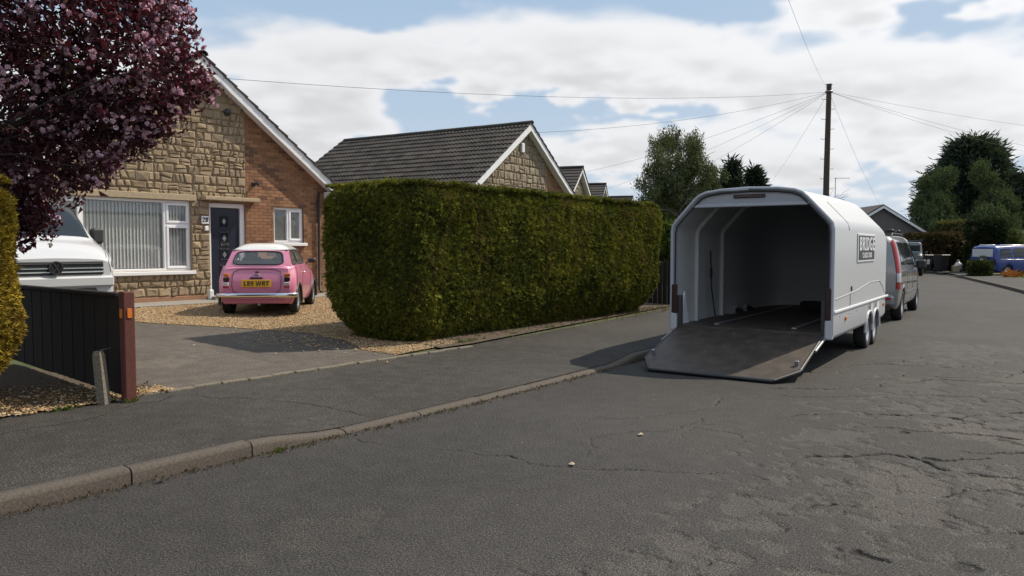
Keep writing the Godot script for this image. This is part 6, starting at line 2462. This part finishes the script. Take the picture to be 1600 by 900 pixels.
		for s in [-.26, .26]:
			b = B.new(); b.sg = 0
			b.lathe([Vector2(0, -.03), Vector2(.1, -.03), Vector2(.1, .03), Vector2(0, .03)], 14, Transform3D(Basis(Vector3(0, 0, 1), PI / 2), Vector3(s, .1, -.28)))
			obj("wheel", b, M.rubber, wb)
		if e2[3]:
			b = B.new()
			b.cbox(Vector3(0, .62, .325), Vector3(.2, .3, .012), .003, Basis(Vector3.RIGHT, .12))
			obj("sticker", b, M.white, wb)
	var bag := thing("white_bag", "knotted white carrier bag standing beside the wheelie bins", "bag", spot(27.75, 47.7, .12))
	b = B.new(); b.sg = 0
	var rb := RandomNumberGenerator.new()
	rb.seed = 8
	var prof := [0.02, .24, .3, .28, .22, .1, .05, .1]
	var hs := [0.0, .02, .15, .32, .48, .58, .63, .74]
	var rows := []
	for j in 8:
		var row := []
		for i in 12: row.append(Vector3(cos(i * TAU / 12), 0, sin(i * TAU / 12)) * prof[j] * rb.randf_range(.82, 1.12) + Vector3(0, hs[j], 0))
		rows.append(row)
	for j in 7:
		for i in 12: b.q(rows[j][i], rows[j][(i + 1) % 12], rows[j + 1][(i + 1) % 12], rows[j + 1][i])
	b.away(0, Vector3(0, .3, 0))
	obj("bag", b, M.white, bag)
	var cb := thing("cardboard_box", "brown cardboard box standing between bin and white bag", "box", spot(27.3, 47.2, .12), .4)
	b = B.new()
	b.cbox(Vector3(0, .19, 0), Vector3(.42, .38, .36), .008)
	b.box(Vector3(.0, .4, .24), Vector3(.4, .01, .16), Basis(Vector3.RIGHT, .5))
	obj("carton", b, M.lintel, cb)

func bd_trim(b: B, bd: Body, s: float):
	bd.line(b, [Vector2(.3, 3.75), Vector2(3.4, 3.7)], signf(s), .018)

func build_pole():
	var base := spot(13.45, 33.0, .1)
	var p := thing("telegraph_pole", "tall dark wooden telegraph pole with step irons at its top", "pole", base)
	var b := B.new()
	b.tube([Vector3(0, 0, 0), Vector3(.02, 4.5, .0), Vector3(.05, 8.42, .02)], [.145, .125, .105], 12)
	obj("shaft", b, M.pole, p)
	for k in 11:
		b = B.new()
		var y := 3.6 + k * .42
		var s := 1.0 if k % 2 else -1.0
		var d := Vector3(.63, 0, .777) * s
		b.tube([Vector3(.03, y, 0), Vector3(.03, y, 0) + d * .26, Vector3(.03, y + .05, 0) + d * .27], [.011], 5)
		obj("step_iron", b, M.steel, p)
	b = B.new(); b.sg = 0
	b.lathe([Vector2(.12, -.05), Vector2(.16, -.05), Vector2(.16, 0), Vector2(.12, 0), Vector2(.12, -.05)], 14, Transform3D(Basis(), Vector3(.05, 8.15, .02)))
	obj("head_ring", b, M.steel, p)
	b = B.new()
	b.cbox(Vector3(.05, 8.43, .02), Vector3(.24, .03, .24), .01)
	obj("cap", b, M.steel, p)
	var top := base + Vector3(.05, 8.12, .02)
	var ends := [
		[Vector3(-.1, 5.35, .3), .35, "to the apex of the stone bungalow by the pink car"],
		[Vector3(11.45, 5.5, .15), .3, "to the tiled bungalow topping the hedge"],
		[spot(3.5, 39.4, 5.4), .3, "to the second stone gable in the row"],
		[spot(5.9, 49.0, 5.3), .3, "to the third gable of the row"],
		[spot(9.5, 61.0, 5.2), .3, "to the farthest gable by the birch"],
		[spot(19.0, 60.0, 5.2), .3, "dropping behind the trailer roof to far gardens"],
		[spot(27.6, 57.5, 4.6), .3, "to the grey brick bungalow with chimney"],
		[spot(34.5, 44.0, 6.0), .35, "to the gardens by the huge cypress"],
		[spot(36.0, 38.0, 6.4), .3, "level across the road towards unseen houses"],
		[spot(36.0, 42.0, 5.6), .35, "sagging across the road past the huge cypress"],
		[spot(1.8, 7.0, 5.6), .3, "passing overhead across the road to a house behind"],
	]
	for e in ends:
		b = B.new()
		var path := []
		for k in 17:
			var t: float = k / 16.0
			path.append(top.lerp(e[0] as Vector3, t) + Vector3.DOWN * e[1] * 4 * t * (1 - t))
		b.tube(path, [.003 if e[0].distance_to(CAM) < 15.0 else .005], 5)
		tag(obj("overhead_wire", b, M.wire), "thin overhead telephone wire " + e[2], "wire", "telephone wires from the pole")
